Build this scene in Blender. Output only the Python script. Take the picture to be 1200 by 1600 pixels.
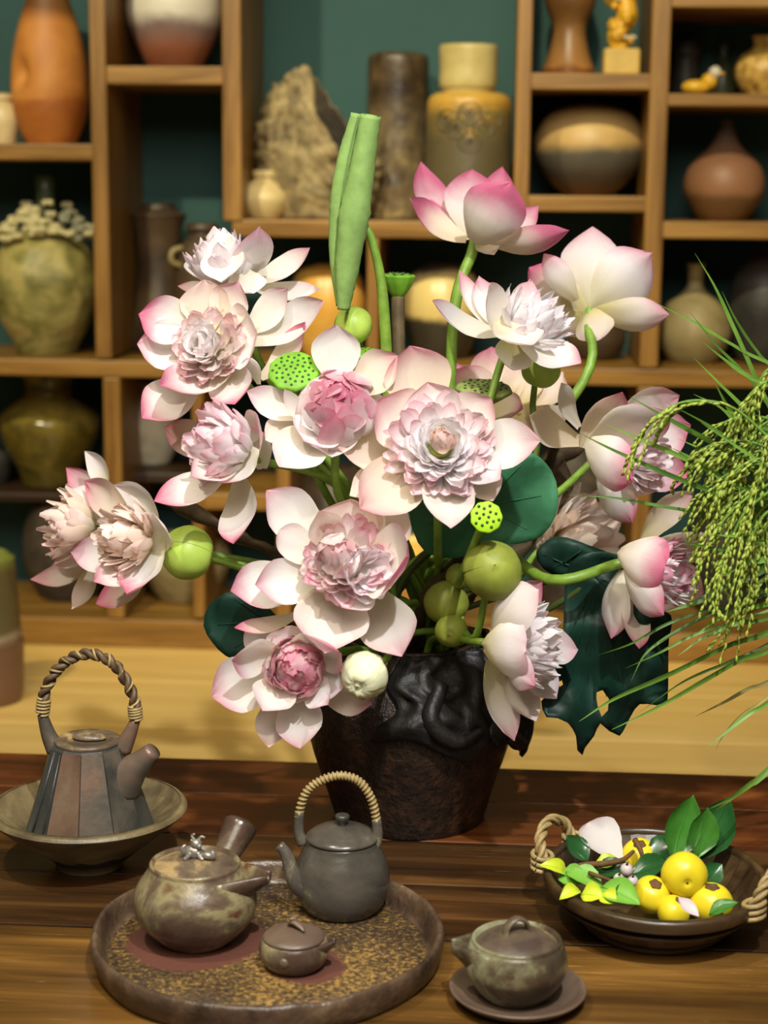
import bpy, bmesh, math, random
import numpy as np
from mathutils import Vector, Matrix, noise
from mathutils.geometry import delaunay_2d_cdt

for o in list(bpy.data.objects):
    bpy.data.objects.remove(o)
R_ = math.radians
scene = bpy.context.scene
COL = scene.collection

# ------------------------------------------------------------------ camera
FPX = 2700.0
CAM = Vector((0, 0, 1.42))
yaw, pitch, roll = R_(3.7), R_(-10.5), 0.010
F = Vector((-math.sin(yaw) * math.cos(pitch), math.cos(yaw) * math.cos(pitch), math.sin(pitch)))
R0 = F.cross(Vector((0, 0, 1))).normalized()
U0 = R0.cross(F).normalized()
RT = R0 * math.cos(roll) + U0 * math.sin(roll)
UP = U0 * math.cos(roll) - R0 * math.sin(roll)
cd = bpy.data.cameras.new('camera')
cam = bpy.data.objects.new('camera', cd)
COL.objects.link(cam)
M4 = Matrix((RT, UP, -F)).transposed().to_4x4()
M4.translation = CAM
cam.matrix_world = M4
cd.sensor_width = 36
cd.lens = FPX / 1600 * 36
cd.clip_start = 0.05
cd.dof.use_dof = True
cd.dof.focus_distance = 1.70
cd.dof.aperture_fstop = 4.6
scene.camera = cam

# ------------------------------------------------------------------ light
world = bpy.data.worlds.new('room_glow')
scene.world = world
world.use_nodes = True
world.node_tree.nodes['Background'].inputs[0].default_value = (1.0, 0.86, 0.60, 1)
world.node_tree.nodes['Background'].inputs[1].default_value = 0.08


def spot(name, loc, target, power, color, angle=60, blend=0.6, size=0.04):
    d = bpy.data.lights.new(name, 'SPOT')
    d.energy = power
    d.color = color
    d.spot_size = R_(angle)
    d.spot_blend = blend
    d.shadow_soft_size = size
    o = bpy.data.objects.new(name, d)
    o.location = loc
    o.rotation_euler = (Vector(target) - Vector(loc)).to_track_quat('-Z', 'Y').to_euler()
    COL.objects.link(o)
    return o


spot('ceiling_spot_flowers', (0.28, 0.35, 2.7), (-0.05, 1.75, 1.05), 185, (0.97, 0.985, 1.0), 40, 0.7, 0.03)
spot('ceiling_spot_table', (-0.75, 0.9, 2.75), (-0.2, 1.6, 0.75), 85, (1.0, 0.92, 0.70), 46, 0.8, 0.03)
spot('ceiling_spot_shelf_left', (-1.25, 0.95, 3.05), (-0.75, 3.25, 1.3), 200, (1.0, 0.90, 0.58), 44, 0.8, 0.04)
spot('ceiling_spot_shelf_right', (-0.10, 0.95, 3.05), (0.3, 3.25, 1.35), 200, (1.0, 0.90, 0.58), 44, 0.8, 0.04)
ad = bpy.data.lights.new('added_fill_panel', 'AREA')  # soft fill lamp added to brighten the flowers from the front
ad.energy = 50
ad.color = (1.0, 0.90, 0.76)
ad.size = 1.3
ao = bpy.data.objects.new('added_fill_panel', ad)
ao.location = (-0.15, -0.1, 2.75)
ao.rotation_euler = (R_(38), 0, 0)
COL.objects.link(ao)

vs = scene.view_settings
vs.view_transform = 'Standard'
vs.look = 'None'
vs.gamma = 1
vs.use_curve_mapping = False
vs.exposure = 0.0

# ------------------------------------------------------------------ pixel helpers
TZ = 0.75      # table top
SF = 3.1       # shelf front plane
SB = 3.40      # shelf back


def ray(px, py):
    return F + RT * ((px - 600) / FPX) + UP * ((800 - py) / FPX)


def P(px, py, Y):
    d = ray(px, py)
    return CAM + d * (Y / d.y)


def PZ(px, py, z):
    d = ray(px, py)
    return CAM + d * ((z - CAM.z) / d.z)


def sc(p):
    """metres per pixel at a point"""
    return (Vector(p) - CAM).dot(F) / FPX


# ------------------------------------------------------------------ objects
def root_loc(p):
    v = Vector((0, 0, 0))
    while p is not None:
        v += p.location
        p = p.parent
    return v


def thing(name, label, cat, loc, group=None, kind=None):
    o = bpy.data.objects.new(name, None)
    COL.objects.link(o)
    o.location = loc
    o.empty_display_size = 0.02
    tag(o, label, cat, group, kind)
    return o


def tag(o, label=None, cat=None, group=None, kind=None):
    if label: o['label'] = label
    if cat: o['category'] = cat
    if group: o['group'] = group
    if kind: o['kind'] = kind
    return o


def mesh(name, geo, mat, parent=None, smooth=True, loc=None, tint=None):
    """geo = (verts, faces[, uvs per vertex]) in world space"""
    v, f = geo[0], geo[1]
    if parent is not None:
        off = root_loc(parent)
    elif loc is not None:
        off = Vector(loc)
    else:
        a = np.array([tuple(x) for x in v])
        off = Vector(((a[:, 0].min() + a[:, 0].max()) / 2, (a[:, 1].min() + a[:, 1].max()) / 2, a[:, 2].min()))
    me = bpy.data.meshes.new(name)
    me.from_pydata([(x[0] - off[0], x[1] - off[1], x[2] - off[2]) for x in v], [], f)
    if len(geo) > 2 and geo[2] is not None:
        uvl = me.uv_layers.new(name='UVMap')
        idx = np.empty(len(me.loops), dtype=np.int32)
        me.loops.foreach_get('vertex_index', idx)
        uvl.data.foreach_set('uv', np.array(geo[2], dtype=np.float32)[idx].ravel())
    if tint is not None:
        at = me.attributes.new('tint', 'FLOAT_COLOR', 'POINT')
        t = np.array(tint, dtype=np.float32)
        if t.ndim == 1:
            t = np.tile(t, (len(v), 1))
        at.data.foreach_set('color', np.hstack([t, np.ones((len(v), 1), dtype=np.float32)]).ravel())
    if smooth:
        me.polygons.foreach_set('use_smooth', [True] * len(me.polygons))
    me.materials.append(mat)
    me.update()
    o = bpy.data.objects.new(name, me)
    COL.objects.link(o)
    if parent is not None:
        o.parent = parent
    else:
        o.location = off
    return o


def join(*geos):
    V, Fc, UV = [], [], []
    has = all(len(g) > 2 and g[2] is not None for g in geos)
    for g in geos:
        n = len(V)
        V += list(g[0])
        Fc += [tuple(i + n for i in f) for f in g[1]]
        if has: UV += list(g[2])
    return (V, Fc, UV) if has else (V, Fc)


def box(x0, x1, y0, y1, z0, z1, bev=0.0):
    if bev <= 0:
        V = [(x, y, z) for x in (x0, x1) for y in (y0, y1) for z in (z0, z1)]
        return V, [(0, 1, 3, 2), (4, 6, 7, 5), (0, 4, 5, 1), (2, 3, 7, 6), (0, 2, 6, 4), (1, 5, 7, 3)]
    bm = bmesh.new()
    V, Fc = box(x0, x1, y0, y1, z0, z1)
    vs_ = [bm.verts.new(v) for v in V]
    for f in Fc: bm.faces.new([vs_[i] for i in f])
    bmesh.ops.recalc_face_normals(bm, faces=bm.faces)
    bmesh.ops.bevel(bm, geom=bm.edges[:], offset=bev, segments=2, affect='EDGES', profile=0.5)
    bm.verts.index_update()
    out = ([tuple(v.co) for v in bm.verts], [tuple(v.index for v in f.verts) for f in bm.faces])
    bm.free()
    return out


def frame(axis):
    a = Vector(axis).normalized()
    t = Vector((0, 0, 1)) if abs(a.z) < 0.9 else Vector((1, 0, 0))
    x = t.cross(a).normalized()
    return x, a.cross(x), a


def lathe(prof, c, seg=40, axis=(0, 0, 1), fn=None, sx=1, sy=1, rot=0, cap=True):
    """prof: list of (radius, height); closed at both ends with a pole"""
    c = Vector(c)
    if tuple(axis) == (0, 0, 1):
        ex, ey, ez = Vector((1, 0, 0)), Vector((0, 1, 0)), Vector((0, 0, 1))
        if rot:
            ex, ey = ex * math.cos(rot) + ey * math.sin(rot), ey * math.cos(rot) - ex * math.sin(rot)
    else:
        ex, ey, ez = frame(axis)
    V, Fc = [], []
    n = len(prof)
    for i, (r, h) in enumerate(prof):
        for k in range(seg):
            a = 2 * math.pi * k / seg
            rr, hh = (r, h) if fn is None else fn(r, h, a)
            V.append(c + ex * (rr * math.cos(a) * sx) + ey * (rr * math.sin(a) * sy) + ez * hh)
    for i in range(n - 1):
        for k in range(seg):
            k2 = (k + 1) % seg
            Fc.append((i * seg + k, i * seg + k2, (i + 1) * seg + k2, (i + 1) * seg + k))
    for ring, h in ((0, prof[0][1]), (n - 1, prof[-1][1])):
        if cap and prof[ring][0] > 1e-6:
            m = sum((V[ring * seg + k] for k in range(seg)), Vector()) / seg
            V.append(m)
            j = len(V) - 1
            for k in range(seg):
                k2 = (k + 1) % seg
                Fc.append((j, ring * seg + k2, ring * seg + k) if ring == 0 else (j, ring * seg + k, ring * seg + k2))
    return V, Fc


def smooth_prof(pts, n=28):
    """Catmull-Rom through (r,h)"""
    pts = [Vector((p[0], p[1], 0)) for p in pts]
    return [(max(p.x, 0.0), p.y) for p in crom(pts, n)]


def crom(pts, n=24):
    pts = [Vector(p) for p in pts]
    if len(pts) == 2:
        return [pts[0].lerp(pts[1], i / (n - 1)) for i in range(n)]
    e = [pts[0] * 2 - pts[1]] + pts + [pts[-1] * 2 - pts[-2]]
    out = []
    m = len(pts) - 1
    for i in range(n):
        t = i / (n - 1) * m
        k = min(int(t), m - 1)
        t -= k
        a, b, c, d = e[k:k + 4]
        out.append(0.5 * ((2 * b) + (c - a) * t + (2 * a - 5 * b + 4 * c - d) * t * t + (3 * b - a - 3 * c + d) * t ** 3))
    return out


def tube(pts, rad, seg=10, cap=True, flat=1.0, upv=None):
    """rad: number or list (interpolated along)"""
    pts = [Vector(p) for p in pts]
    n = len(pts)
    if not hasattr(rad, '__len__'): rad = [rad, rad]
    V, Fc = [], []
    T = [(pts[min(i + 1, n - 1)] - pts[max(i - 1, 0)]).normalized() for i in range(n)]
    x = None
    for i in range(n):
        if x is None:
            x = frame(T[i])[0] if upv is None else Vector(upv)
        x = (x - T[i] * x.dot(T[i])).normalized()
        y = T[i].cross(x)
        t = i / (n - 1) * (len(rad) - 1)
        k = min(int(t), len(rad) - 2)
        r = rad[k] + (rad[k + 1] - rad[k]) * (t - k)
        for s in range(seg):
            a = 2 * math.pi * s / seg
            V.append(pts[i] + x * (r * math.cos(a)) + y * (r * flat * math.sin(a)))
    for i in range(n - 1):
        for s in range(seg):
            s2 = (s + 1) % seg
            Fc.append((i * seg + s, i * seg + s2, (i + 1) * seg + s2, (i + 1) * seg + s))
    if cap:
        for ring in (0, n - 1):
            V.append(pts[ring].copy())
            j = len(V) - 1
            for s in range(seg):
                s2 = (s + 1) % seg
                Fc.append((j, ring * seg + s2, ring * seg + s) if ring == 0 else (j, ring * seg + s, ring * seg + s2))
    return V, Fc


def helix_on(pts, r, turns, phase=0, n=None):
    """points winding round a path"""
    n = n or int(turns * 10)
    path = crom(pts, n)
    out = []
    x = None
    for i, p in enumerate(path):
        t = (path[min(i + 1, n - 1)] - path[max(i - 1, 0)]).normalized()
        if x is None: x = frame(t)[0]
        x = (x - t * x.dot(t)).normalized()
        y = t.cross(x)
        a = phase + 2 * math.pi * turns * i / (n - 1)
        out.append(p + x * (r * math.cos(a)) + y * (r * math.sin(a)))
    return out


def blob(c, r, seg=12, rings=8, sx=1, sy=1, sz=1, lump=0.0, lf=20, axis=(0, 0, 1)):
    prof = [(math.sin(math.pi * i / rings) * r, -math.cos(math.pi * i / rings) * r * sz) for i in range(rings + 1)]
    prof[0] = (1e-7, prof[0][1]); prof[-1] = (1e-7, prof[-1][1])
    V, Fc = lathe(prof, c, seg, axis, None, sx, sy)
    if lump:
        c = Vector(c)
        V = [c + (Vector(v) - c) * (1 + lump * noise.noise(Vector(v) * lf)) for v in V]
    return V, Fc


def sheet(outline, holes, Yf, step=14, solid=0.0012, smooth_n=3):
    """an uneven sheet (leaf) from an outline; Yf(px,py) gives its distance"""
    def dens(loop):
        out = []
        m = len(loop)
        e = [Vector((p[0], p[1])) for p in loop]
        for i in range(m):
            a, b, c, d = e[i - 1], e[i], e[(i + 1) % m], e[(i + 2) % m]
            k = max(1, int((c - b).length / step))
            for j in range(k):
                t = j / k
                q = 0.5 * ((2 * b) + (c - a) * t + (2 * a - 5 * b + 4 * c - d) * t * t + (3 * b - a - 3 * c + d) * t ** 3)
                out.append(q)
        return out

    def inside(p, loop):
        r = False
        m = len(loop)
        for i in range(m):
            a, b = loop[i], loop[i - 1]
            if (a.y > p.y) != (b.y > p.y) and p.x < (b.x - a.x) * (p.y - a.y) / (b.y - a.y) + a.x:
                r = not r
        return r
    O = dens(outline)
    H = [dens(h) for h in holes]
    pts, edges = [], []
    for loop in [O] + H:
        n0 = len(pts)
        pts += loop
        edges += [(n0 + i, n0 + (i + 1) % len(loop)) for i in range(len(loop))]
    xs = [p.x for p in O]; ys = [p.y for p in O]
    y = min(ys)
    while y < max(ys):
        x = min(xs)
        while x < max(xs):
            q = Vector((x + random.uniform(-2, 2), y + random.uniform(-2, 2)))
            if inside(q, O) and not any(inside(q, h) for h in H) and min((q - p).length for l in [O] + H for p in l) > step * 0.5:
                pts.append(q)
            x += step
        y += step
    v2, _, f2, _, _, _ = delaunay_2d_cdt(pts, edges, [], 1, 1e-4)
    f2 = [f for f in f2 if not any(inside(sum((v2[i] for i in f), Vector((0, 0))) / 3, h) for h in H)]
    V = [P(p.x, p.y, Yf(p.x, p.y)) for p in v2]
    Fc = [tuple(f) for f in f2]
    return V, Fc, [(p.x / 100, p.y / 100) for p in v2]


def add_solid(o, t):
    m = o.modifiers.new('thickness', 'SOLIDIFY')
    m.thickness = t
    m.offset = 0
    return o


# ------------------------------------------------------------------ materials
def new_mat(name):
    m = bpy.data.materials.new(name)
    m.use_nodes = True
    nt = m.node_tree
    return m, nt, nt.nodes, nt.links, nt.nodes['Principled BSDF']


def ramp(nodes, stops, interp='LINEAR'):
    r = nodes.new('ShaderNodeValToRGB')
    cr = r.color_ramp
    cr.interpolation = interp
    while len(cr.elements) > 1: cr.elements.remove(cr.elements[-1])
    cr.elements[0].position = stops[0][0]
    cr.elements[0].color = (*stops[0][1], 1)
    for p, c in stops[1:]:
        e = cr.elements.new(p)
        e.color = (*c, 1)
    return r


def srgb(r, g, b):
    f = lambda c: (c / 255 / 12.92) if c / 255 <= 0.04045 else ((c / 255 + 0.055) / 1.055) ** 2.4
    return (f(r), f(g), f(b))


def coords(nodes, links, scale=(1, 1, 1), kind='Object'):
    tc = nodes.new('ShaderNodeTexCoord')
    mp = nodes.new('ShaderNodeMapping')
    mp.inputs['Scale'].default_value = scale
    links.new(tc.outputs[kind], mp.inputs['Vector'])
    return mp


def noise_node(nodes, links, vec, scale, detail=5, rough=0.6, dist=0.0):
    n = nodes.new('ShaderNodeTexNoise')
    n.inputs['Scale'].default_value = scale
    n.inputs['Detail'].default_value = detail
    n.inputs['Roughness'].default_value = rough
    n.inputs['Distortion'].default_value = dist
    links.new(vec.outputs[0], n.inputs['Vector'])
    return n


def bump(nodes, links, src, strength, dist, bsdf):
    b = nodes.new('ShaderNodeBump')
    b.inputs['Strength'].default_value = strength
    b.inputs['Distance'].default_value = dist
    links.new(src, b.inputs['Height'])
    links.new(b.outputs[0], bsdf.inputs['Normal'])
    return b


def wood(name, dark, mid, light, rough=0.4, sx=1.5, scr=0.0, axis='x', spec=0.5):
    m, nt, N, L, B = new_mat(name)
    s = {'x': (sx, 14, 14), 'z': (14, 14, sx), 'y': (14, sx, 14)}[axis]
    mp = coords(N, L, s)
    oi = N.new('ShaderNodeObjectInfo')
    ad_ = N.new('ShaderNodeVectorMath'); ad_.operation = 'ADD'
    ml = N.new('ShaderNodeMath'); ml.operation = 'MULTIPLY'; ml.inputs[1].default_value = 37.0
    L.new(oi.outputs['Random'], ml.inputs[0])
    L.new(mp.outputs[0], ad_.inputs[0]); L.new(ml.outputs[0], ad_.inputs[1])
    n1 = noise_node(N, L, ad_, 2.2, 8, 0.62, 0.6)
    r1 = ramp(N, [(0.3, dark), (0.52, mid), (0.75, light)])
    L.new(n1.outputs[0], r1.inputs[0])
    col = r1.outputs[0]
    if scr > 0:
        mpb = coords(N, L, {'x': (1.6, 6, 6), 'z': (6, 6, 1.6), 'y': (6, 1.6, 6)}[axis])
        adb = N.new('ShaderNodeVectorMath'); adb.operation = 'ADD'
        L.new(mpb.outputs[0], adb.inputs[0]); L.new(ml.outputs[0], adb.inputs[1])
        nb3 = noise_node(N, L, adb, 1.4, 3, 0.5, 0.3)
        rb3 = ramp(N, [(0.35, (0.42, 0.36, 0.34)), (0.55, (0.9, 0.82, 0.75)), (0.72, (1.5, 1.25, 1.0))])
        L.new(nb3.outputs[0], rb3.inputs[0])
        mb = N.new('ShaderNodeMix'); mb.data_type = 'RGBA'; mb.blend_type = 'MULTIPLY'; mb.inputs[0].default_value = 1
        L.new(col, mb.inputs[6]); L.new(rb3.outputs[0], mb.inputs[7])
        col = mb.outputs[2]
    if scr > 0:
        mp2 = coords(N, L, {'x': (4, 230, 230), 'z': (230, 230, 4), 'y': (230, 4, 230)}[axis])
        n2 = noise_node(N, L, mp2, 2.0, 6, 0.7, 0.9)
        r2 = ramp(N, [(0.64, (0, 0, 0)), (0.70, (1, 1, 1))])
        L.new(n2.outputs[0], r2.inputs[0])
        mx = N.new('ShaderNodeMix'); mx.data_type = 'RGBA'
        mx.inputs[7].default_value = (*[min(1, c * 2.2 + 0.10) for c in light], 1)
        mm = N.new('ShaderNodeMath'); mm.operation = 'MULTIPLY'; mm.inputs[1].default_value = scr
        L.new(r2.outputs[0], mm.inputs[0]); L.new(mm.outputs[0], mx.inputs[0])
        L.new(col, mx.inputs[6])
        col = mx.outputs[2]
    L.new(col, B.inputs['Base Color'])
    rr = ramp(N, [(0.2, (rough * 0.75,) * 3), (0.8, (min(1, rough * 1.3),) * 3)])
    L.new(n1.outputs[0], rr.inputs[0]); L.new(rr.outputs[0], B.inputs['Roughness'])
    B.inputs['Specular IOR Level'].default_value = spec
    bump(N, L, n1.outputs[0], 0.25, 0.004, B)
    return m


def ceramic(name, stops, scale=12, rough=0.45, bmp=0.15, bscale=60, bands=None, spec=0.5, metal=0.0, dist=0.5):
    """mottled glaze; bands = ramp over the height of the piece instead of pure mottling"""
    m, nt, N, L, B = new_mat(name)
    mp = coords(N, L)
    oi = N.new('ShaderNodeObjectInfo')
    ad_ = N.new('ShaderNodeVectorMath'); ad_.operation = 'ADD'
    L.new(mp.outputs[0], ad_.inputs[0]); L.new(oi.outputs['Random'], ad_.inputs[1])
    n1 = noise_node(N, L, ad_, scale, 6, 0.62, dist)
    r1 = ramp(N, stops)
    L.new(n1.outputs[0], r1.inputs[0])
    col = r1.outputs[0]
    if bands:
        tc = N.new('ShaderNodeTexCoord')
        sp = N.new('ShaderNodeSeparateXYZ')
        L.new(tc.outputs['Generated'], sp.inputs[0])
        a = N.new('ShaderNodeMath'); a.operation = 'MULTIPLY_ADD'
        a.inputs[1].default_value = 0.16; a.inputs[2].default_value = -0.08
        L.new(n1.outputs[0], a.inputs[0])
        b = N.new('ShaderNodeMath'); b.operation = 'ADD'
        L.new(sp.outputs[2], b.inputs[0]); L.new(a.outputs[0], b.inputs[1])
        rb = ramp(N, bands)
        L.new(b.outputs[0], rb.inputs[0])
        mx = N.new('ShaderNodeMix'); mx.data_type = 'RGBA'; mx.blend_type = 'MULTIPLY'
        mx.inputs[0].default_value = 1.0
        L.new(rb.outputs[0], mx.inputs[6]); L.new(col, mx.inputs[7])
        col = mx.outputs[2]
    L.new(col, B.inputs['Base Color'])
    B.inputs['Roughness'].default_value = rough
    B.inputs['Specular IOR Level'].default_value = spec
    B.inputs['Metallic'].default_value = metal
    n2 = noise_node(N, L, mp, bscale, 4, 0.6)
    bump(N, L, n2.outputs[0], bmp, 0.004, B)
    return m


def plain(name, col, rough=0.5, spec=0.5, var=0.15, scale=30, bmp=0.1, trans=0.0):
    m, nt, N, L, B = new_mat(name)
    mp = coords(N, L)
    n1 = noise_node(N, L, mp, scale, 4, 0.6)
    r1 = ramp(N, [(0.3, tuple(c * (1 - var) for c in col)), (0.7, tuple(min(1, c * (1 + var)) for c in col))])
    L.new(n1.outputs[0], r1.inputs[0])
    L.new(r1.outputs[0], B.inputs['Base Color'])
    B.inputs['Roughness'].default_value = rough
    B.inputs['Specular IOR Level'].default_value = spec
    if bmp: bump(N, L, n1.outputs[0], bmp, 0.003, B)
    if trans: add_translucent(m, N, L, B, r1.outputs[0], trans)
    return m


def add_translucent(m, N, L, B, col, fac):
    t = N.new('ShaderNodeBsdfTranslucent')
    L.new(col, t.inputs['Color'])
    mx = N.new('ShaderNodeMixShader')
    mx.inputs[0].default_value = fac
    L.new(B.outputs[0], mx.inputs[1]); L.new(t.outputs[0], mx.inputs[2])
    L.new(mx.outputs[0], N['Material Output'].inputs['Surface'])


def petal_material():
    """lotus petal: cream claw, white blade, pink tip and rim; tint = (pink, cream, warmth) of each petal"""
    m, nt, N, L, B = new_mat('lotus_petal')
    uv = N.new('ShaderNodeUVMap'); uv.uv_map = 'UVMap'
    sp = N.new('ShaderNodeSeparateXYZ'); L.new(uv.outputs[0], sp.inputs[0])
    at = N.new('ShaderNodeAttribute'); at.attribute_name = 'tint'
    ts = N.new('ShaderNodeSeparateColor'); L.new(at.outputs['Color'], ts.inputs[0])

    def math_(op, a, b=None, c=None):
        n = N.new('ShaderNodeMath'); n.operation = op
        for i, x in enumerate((a, b, c)):
            if x is None: continue
            if isinstance(x, (int, float)): n.inputs[i].default_value = x
            else: L.new(x, n.inputs[i])
        return n.outputs[0]

    def sstep(x, lo, hi):
        n = N.new('ShaderNodeMapRange'); n.interpolation_type = 'SMOOTHSTEP'
        n.inputs[1].default_value = lo; n.inputs[2].default_value = hi
        L.new(x, n.inputs[0])
        return n.outputs[0]

    def mix(f, a, b, bt='MIX'):
        n = N.new('ShaderNodeMix'); n.data_type = 'RGBA'; n.blend_type = bt
        for i, x in ((0, f), (6, a), (7, b)):
            if isinstance(x, (int, float)): n.inputs[i].default_value = x
            elif isinstance(x, tuple): n.inputs[i].default_value = (*x, 1)
            else: L.new(x, n.inputs[i])
        return n.outputs[2]
    u, t = sp.outputs[0], sp.outputs[1]
    e = math_('ABSOLUTE', math_('MULTIPLY_ADD', u, 2.0, -1.0))
    e3 = math_('POWER', e, 3.0)
    mp = coords(N, L, (1, 1, 1))
    nz = noise_node(N, L, mp, 38, 3, 0.6)
    uvm = N.new('ShaderNodeMapping'); uvm.inputs['Scale'].default_value = (34, 1.6, 1)
    L.new(uv.outputs[0], uvm.inputs[0])
    vein = noise_node(N, L, uvm, 1.0, 3, 0.6)
    blade = mix(ts.outputs[2], srgb(247, 246, 249), srgb(243, 224, 208))
    base = mix(math_('MULTIPLY', ts.outputs[1], math_('SUBTRACT', 1.0, sstep(t, 0.05, 0.75))), blade, srgb(214, 205, 130))
    # pink
    k = math_('ADD', math_('ADD', t, math_('MULTIPLY', e3, 0.16)), math_('MULTIPLY_ADD', nz.outputs[0], 0.24, -0.12))
    k = math_('ADD', k, math_('MULTIPLY_ADD', ts.outputs[0], 0.30, -0.15))
    pk = math_('MULTIPLY', sstep(k, 0.64, 1.12), math_('MINIMUM', math_('MULTIPLY', ts.outputs[0], 1.5), 1.0))
    col = mix(pk, base, srgb(216, 112, 148))
    vf = math_('MULTIPLY', sstep(vein.outputs[0], 0.5, 0.75), math_('MULTIPLY_ADD', pk, 0.25, 0.10))
    col = mix(vf, col, srgb(205, 130, 140))
    L.new(col, B.inputs['Base Color'])
    B.inputs['Roughness'].default_value = 0.55
    B.inputs['Specular IOR Level'].default_value = 0.25
    bump(N, L, vein.outputs[0], 0.12, 0.002, B)
    add_translucent(m, N, L, B, col, 0.48)
    return m


MAT = {}
MAT['petal'] = petal_material()
MAT['shelf_wood'] = wood('shelf_wood', srgb(108, 74, 24), srgb(148, 108, 46), srgb(178, 136, 66), 0.42, 1.2)
MAT['shelf_wood_v'] = wood('shelf_wood_upright', srgb(104, 70, 24), srgb(142, 102, 44), srgb(170, 128, 60), 0.42, 1.2, axis='z')
MAT['shelf_dark'] = wood('shelf_wood_shaded', srgb(40, 24, 12), srgb(58, 36, 18), srgb(76, 48, 24), 0.5, 1.2)  # darker wood tone puts the shade of the recessed boards into their colour
MAT['counter'] = wood('counter_wood', srgb(222, 178, 92), srgb(234, 194, 108), srgb(240, 204, 122), 0.45, 0.8)
MAT['plank_red'] = wood('table_wood_reddish', srgb(66, 34, 16), srgb(112, 64, 30), srgb(148, 94, 46), 0.34, 0.9, 0.45)
MAT['plank'] = wood('table_wood_dark', srgb(34, 22, 11), srgb(66, 45, 23), srgb(106, 76, 38), 0.32, 0.9, 0.45)
MAT['plank_gold'] = wood('table_wood_worn', srgb(58, 41, 18), srgb(112, 82, 36), srgb(156, 118, 56), 0.34, 0.9, 0.8)
MAT['teal'] = plain('teal_paint', srgb(46, 80, 78), 0.7, 0.3, 0.08, 4, 0.05)
MAT['floor'] = wood('floor_wood', srgb(60, 36, 20), srgb(84, 52, 30), srgb(104, 68, 40), 0.5, 0.6)
MAT['stem'] = plain('green_stem', srgb(108, 140, 48), 0.45, 0.4, 0.25, 60, 0.3)
MAT['stem_dark'] = plain('dark_stem', srgb(62, 74, 30), 0.5, 0.4, 0.4, 60, 0.3)
MAT['stem_brown'] = plain('brown_stem', srgb(86, 72, 46), 0.6, 0.3, 0.4, 60, 0.3)
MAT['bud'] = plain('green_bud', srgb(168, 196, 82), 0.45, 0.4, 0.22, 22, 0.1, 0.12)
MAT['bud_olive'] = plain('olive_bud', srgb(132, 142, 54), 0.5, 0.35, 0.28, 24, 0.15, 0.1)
MAT['bud_white'] = plain('white_bud', srgb(226, 228, 190), 0.5, 0.35, 0.10, 26, 0.2, 0.15)
MAT['pod'] = plain('green_pod', srgb(106, 158, 42), 0.55, 0.3, 0.22, 50, 0.25)
MAT['pod_bright'] = plain('bright_pod', srgb(150, 196, 30), 0.55, 0.3, 0.15, 50, 0.25)
MAT['pod_grey'] = plain('grey_green_pod', srgb(118, 130, 72), 0.6, 0.3, 0.25, 50, 0.3)
MAT['seed'] = plain('seed_dark', srgb(44, 62, 20), 0.5, 0.4, 0.3, 80, 0.0)
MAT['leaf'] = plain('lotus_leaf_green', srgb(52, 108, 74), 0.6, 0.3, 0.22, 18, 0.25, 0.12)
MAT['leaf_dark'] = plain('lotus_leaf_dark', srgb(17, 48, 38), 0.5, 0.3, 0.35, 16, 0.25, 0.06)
MAT['leaf_roll'] = plain('rolled_leaf_green', srgb(122, 152, 82), 0.65, 0.25, 0.18, 30, 0.3, 0.08)

# ------------------------------------------------------------------ the room
XL, XR = -1.7, 1.7
tag(mesh('floor', box(-3, 3, -0.6, 3.6, -0.05, 0.0), MAT['floor'], smooth=False), kind='structure')
tag(mesh('wall_back', box(-3, 3, SB + 0.004, SB + 0.12, 0.0, 3.0), MAT['teal'], smooth=False), kind='structure')

# ------------------------------------------------------------------ display shelf
zt = lambda x, y: P(x, y, SF).z
BOT_Z = zt(100, 966)
COUNTER_Z = zt(100, 1010)
shelf = thing('display_shelf', 'tall honey-coloured wooden display shelf of uneven cubbyholes full of pottery', 'shelf', (0, 3.25, COUNTER_Z + 0.0005))
BZ = {}


def board(key, x0, x1, ytop, ybot, ref=None, mat='shelf_wood', set_=0.004):
    ref = ref if ref is not None else (x0 + x1) / 2
    z1, z0 = zt(ref, ytop), zt(ref, ybot)
    BZ[key] = z1
    ym = (ytop + ybot) / 2
    mesh('shelf_board', box(P(x0, ym, SF).x, P(x1, ym, SF).x, SF + set_, SB, z0, z1, 0.003), MAT[mat], shelf, smooth=False)


def post(x0, x1, ya, yb, yref=None, w=None):
    yref = yref if yref is not None else (ya + yb) / 2
    a, b = P(x0, yref, SF), P(x1, yref, SF)
    mesh('post', box(a.x, b.x, SF, SB, zt(x0, yb), zt(x0, ya), 0.003), MAT['shelf_wood_v'], shelf, smooth=False)


board('M', -300, 1500, 562, 588, 80)
board('BOT', -300, 1500, 966, 1009, 100)
board('L1', -300, 152, 223, 249)
board('L2', 152, 355, 103, 132)
board('L3', 362, 815, 345, 372)
board('R1', 818, 1030, 114, 140)
board('R2', 810, 1015, 306, 331)
board('R3', 1040, 1500, -8, 12)
board('R4', 1032, 1500, 147, 167)
board('R5', 1015, 1500, 348, 375)
board('B1', 300, 452, 772, 798)
board('B0', -300, 176, 786, 800, 60, 'shelf_dark', 0.10)
board('B2', 176, 300, 753, 768, None, 'shelf_dark', 0.10)
board('TOP', -300, 1500, -420, -380, 600)
post(138, 164, -380, 560, 0); post(164, 191, 590, 966, 780)
post(347, 377, -380, 345, 150)
post(573, 592, 373, 566, 470)
post(432, 453, 590, 966, 720)
post(300, 318, 590, 966, 720)
post(808, 832, -380, 345, 60)
post(1018, 1048, -380, 575, 60); post(993, 1019, 605, 975, 700)
post(-302, -276, -380, 966, 300); post(1476, 1502, -380, 966, 300)
post(700, 722, 590, 970, 720)

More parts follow.
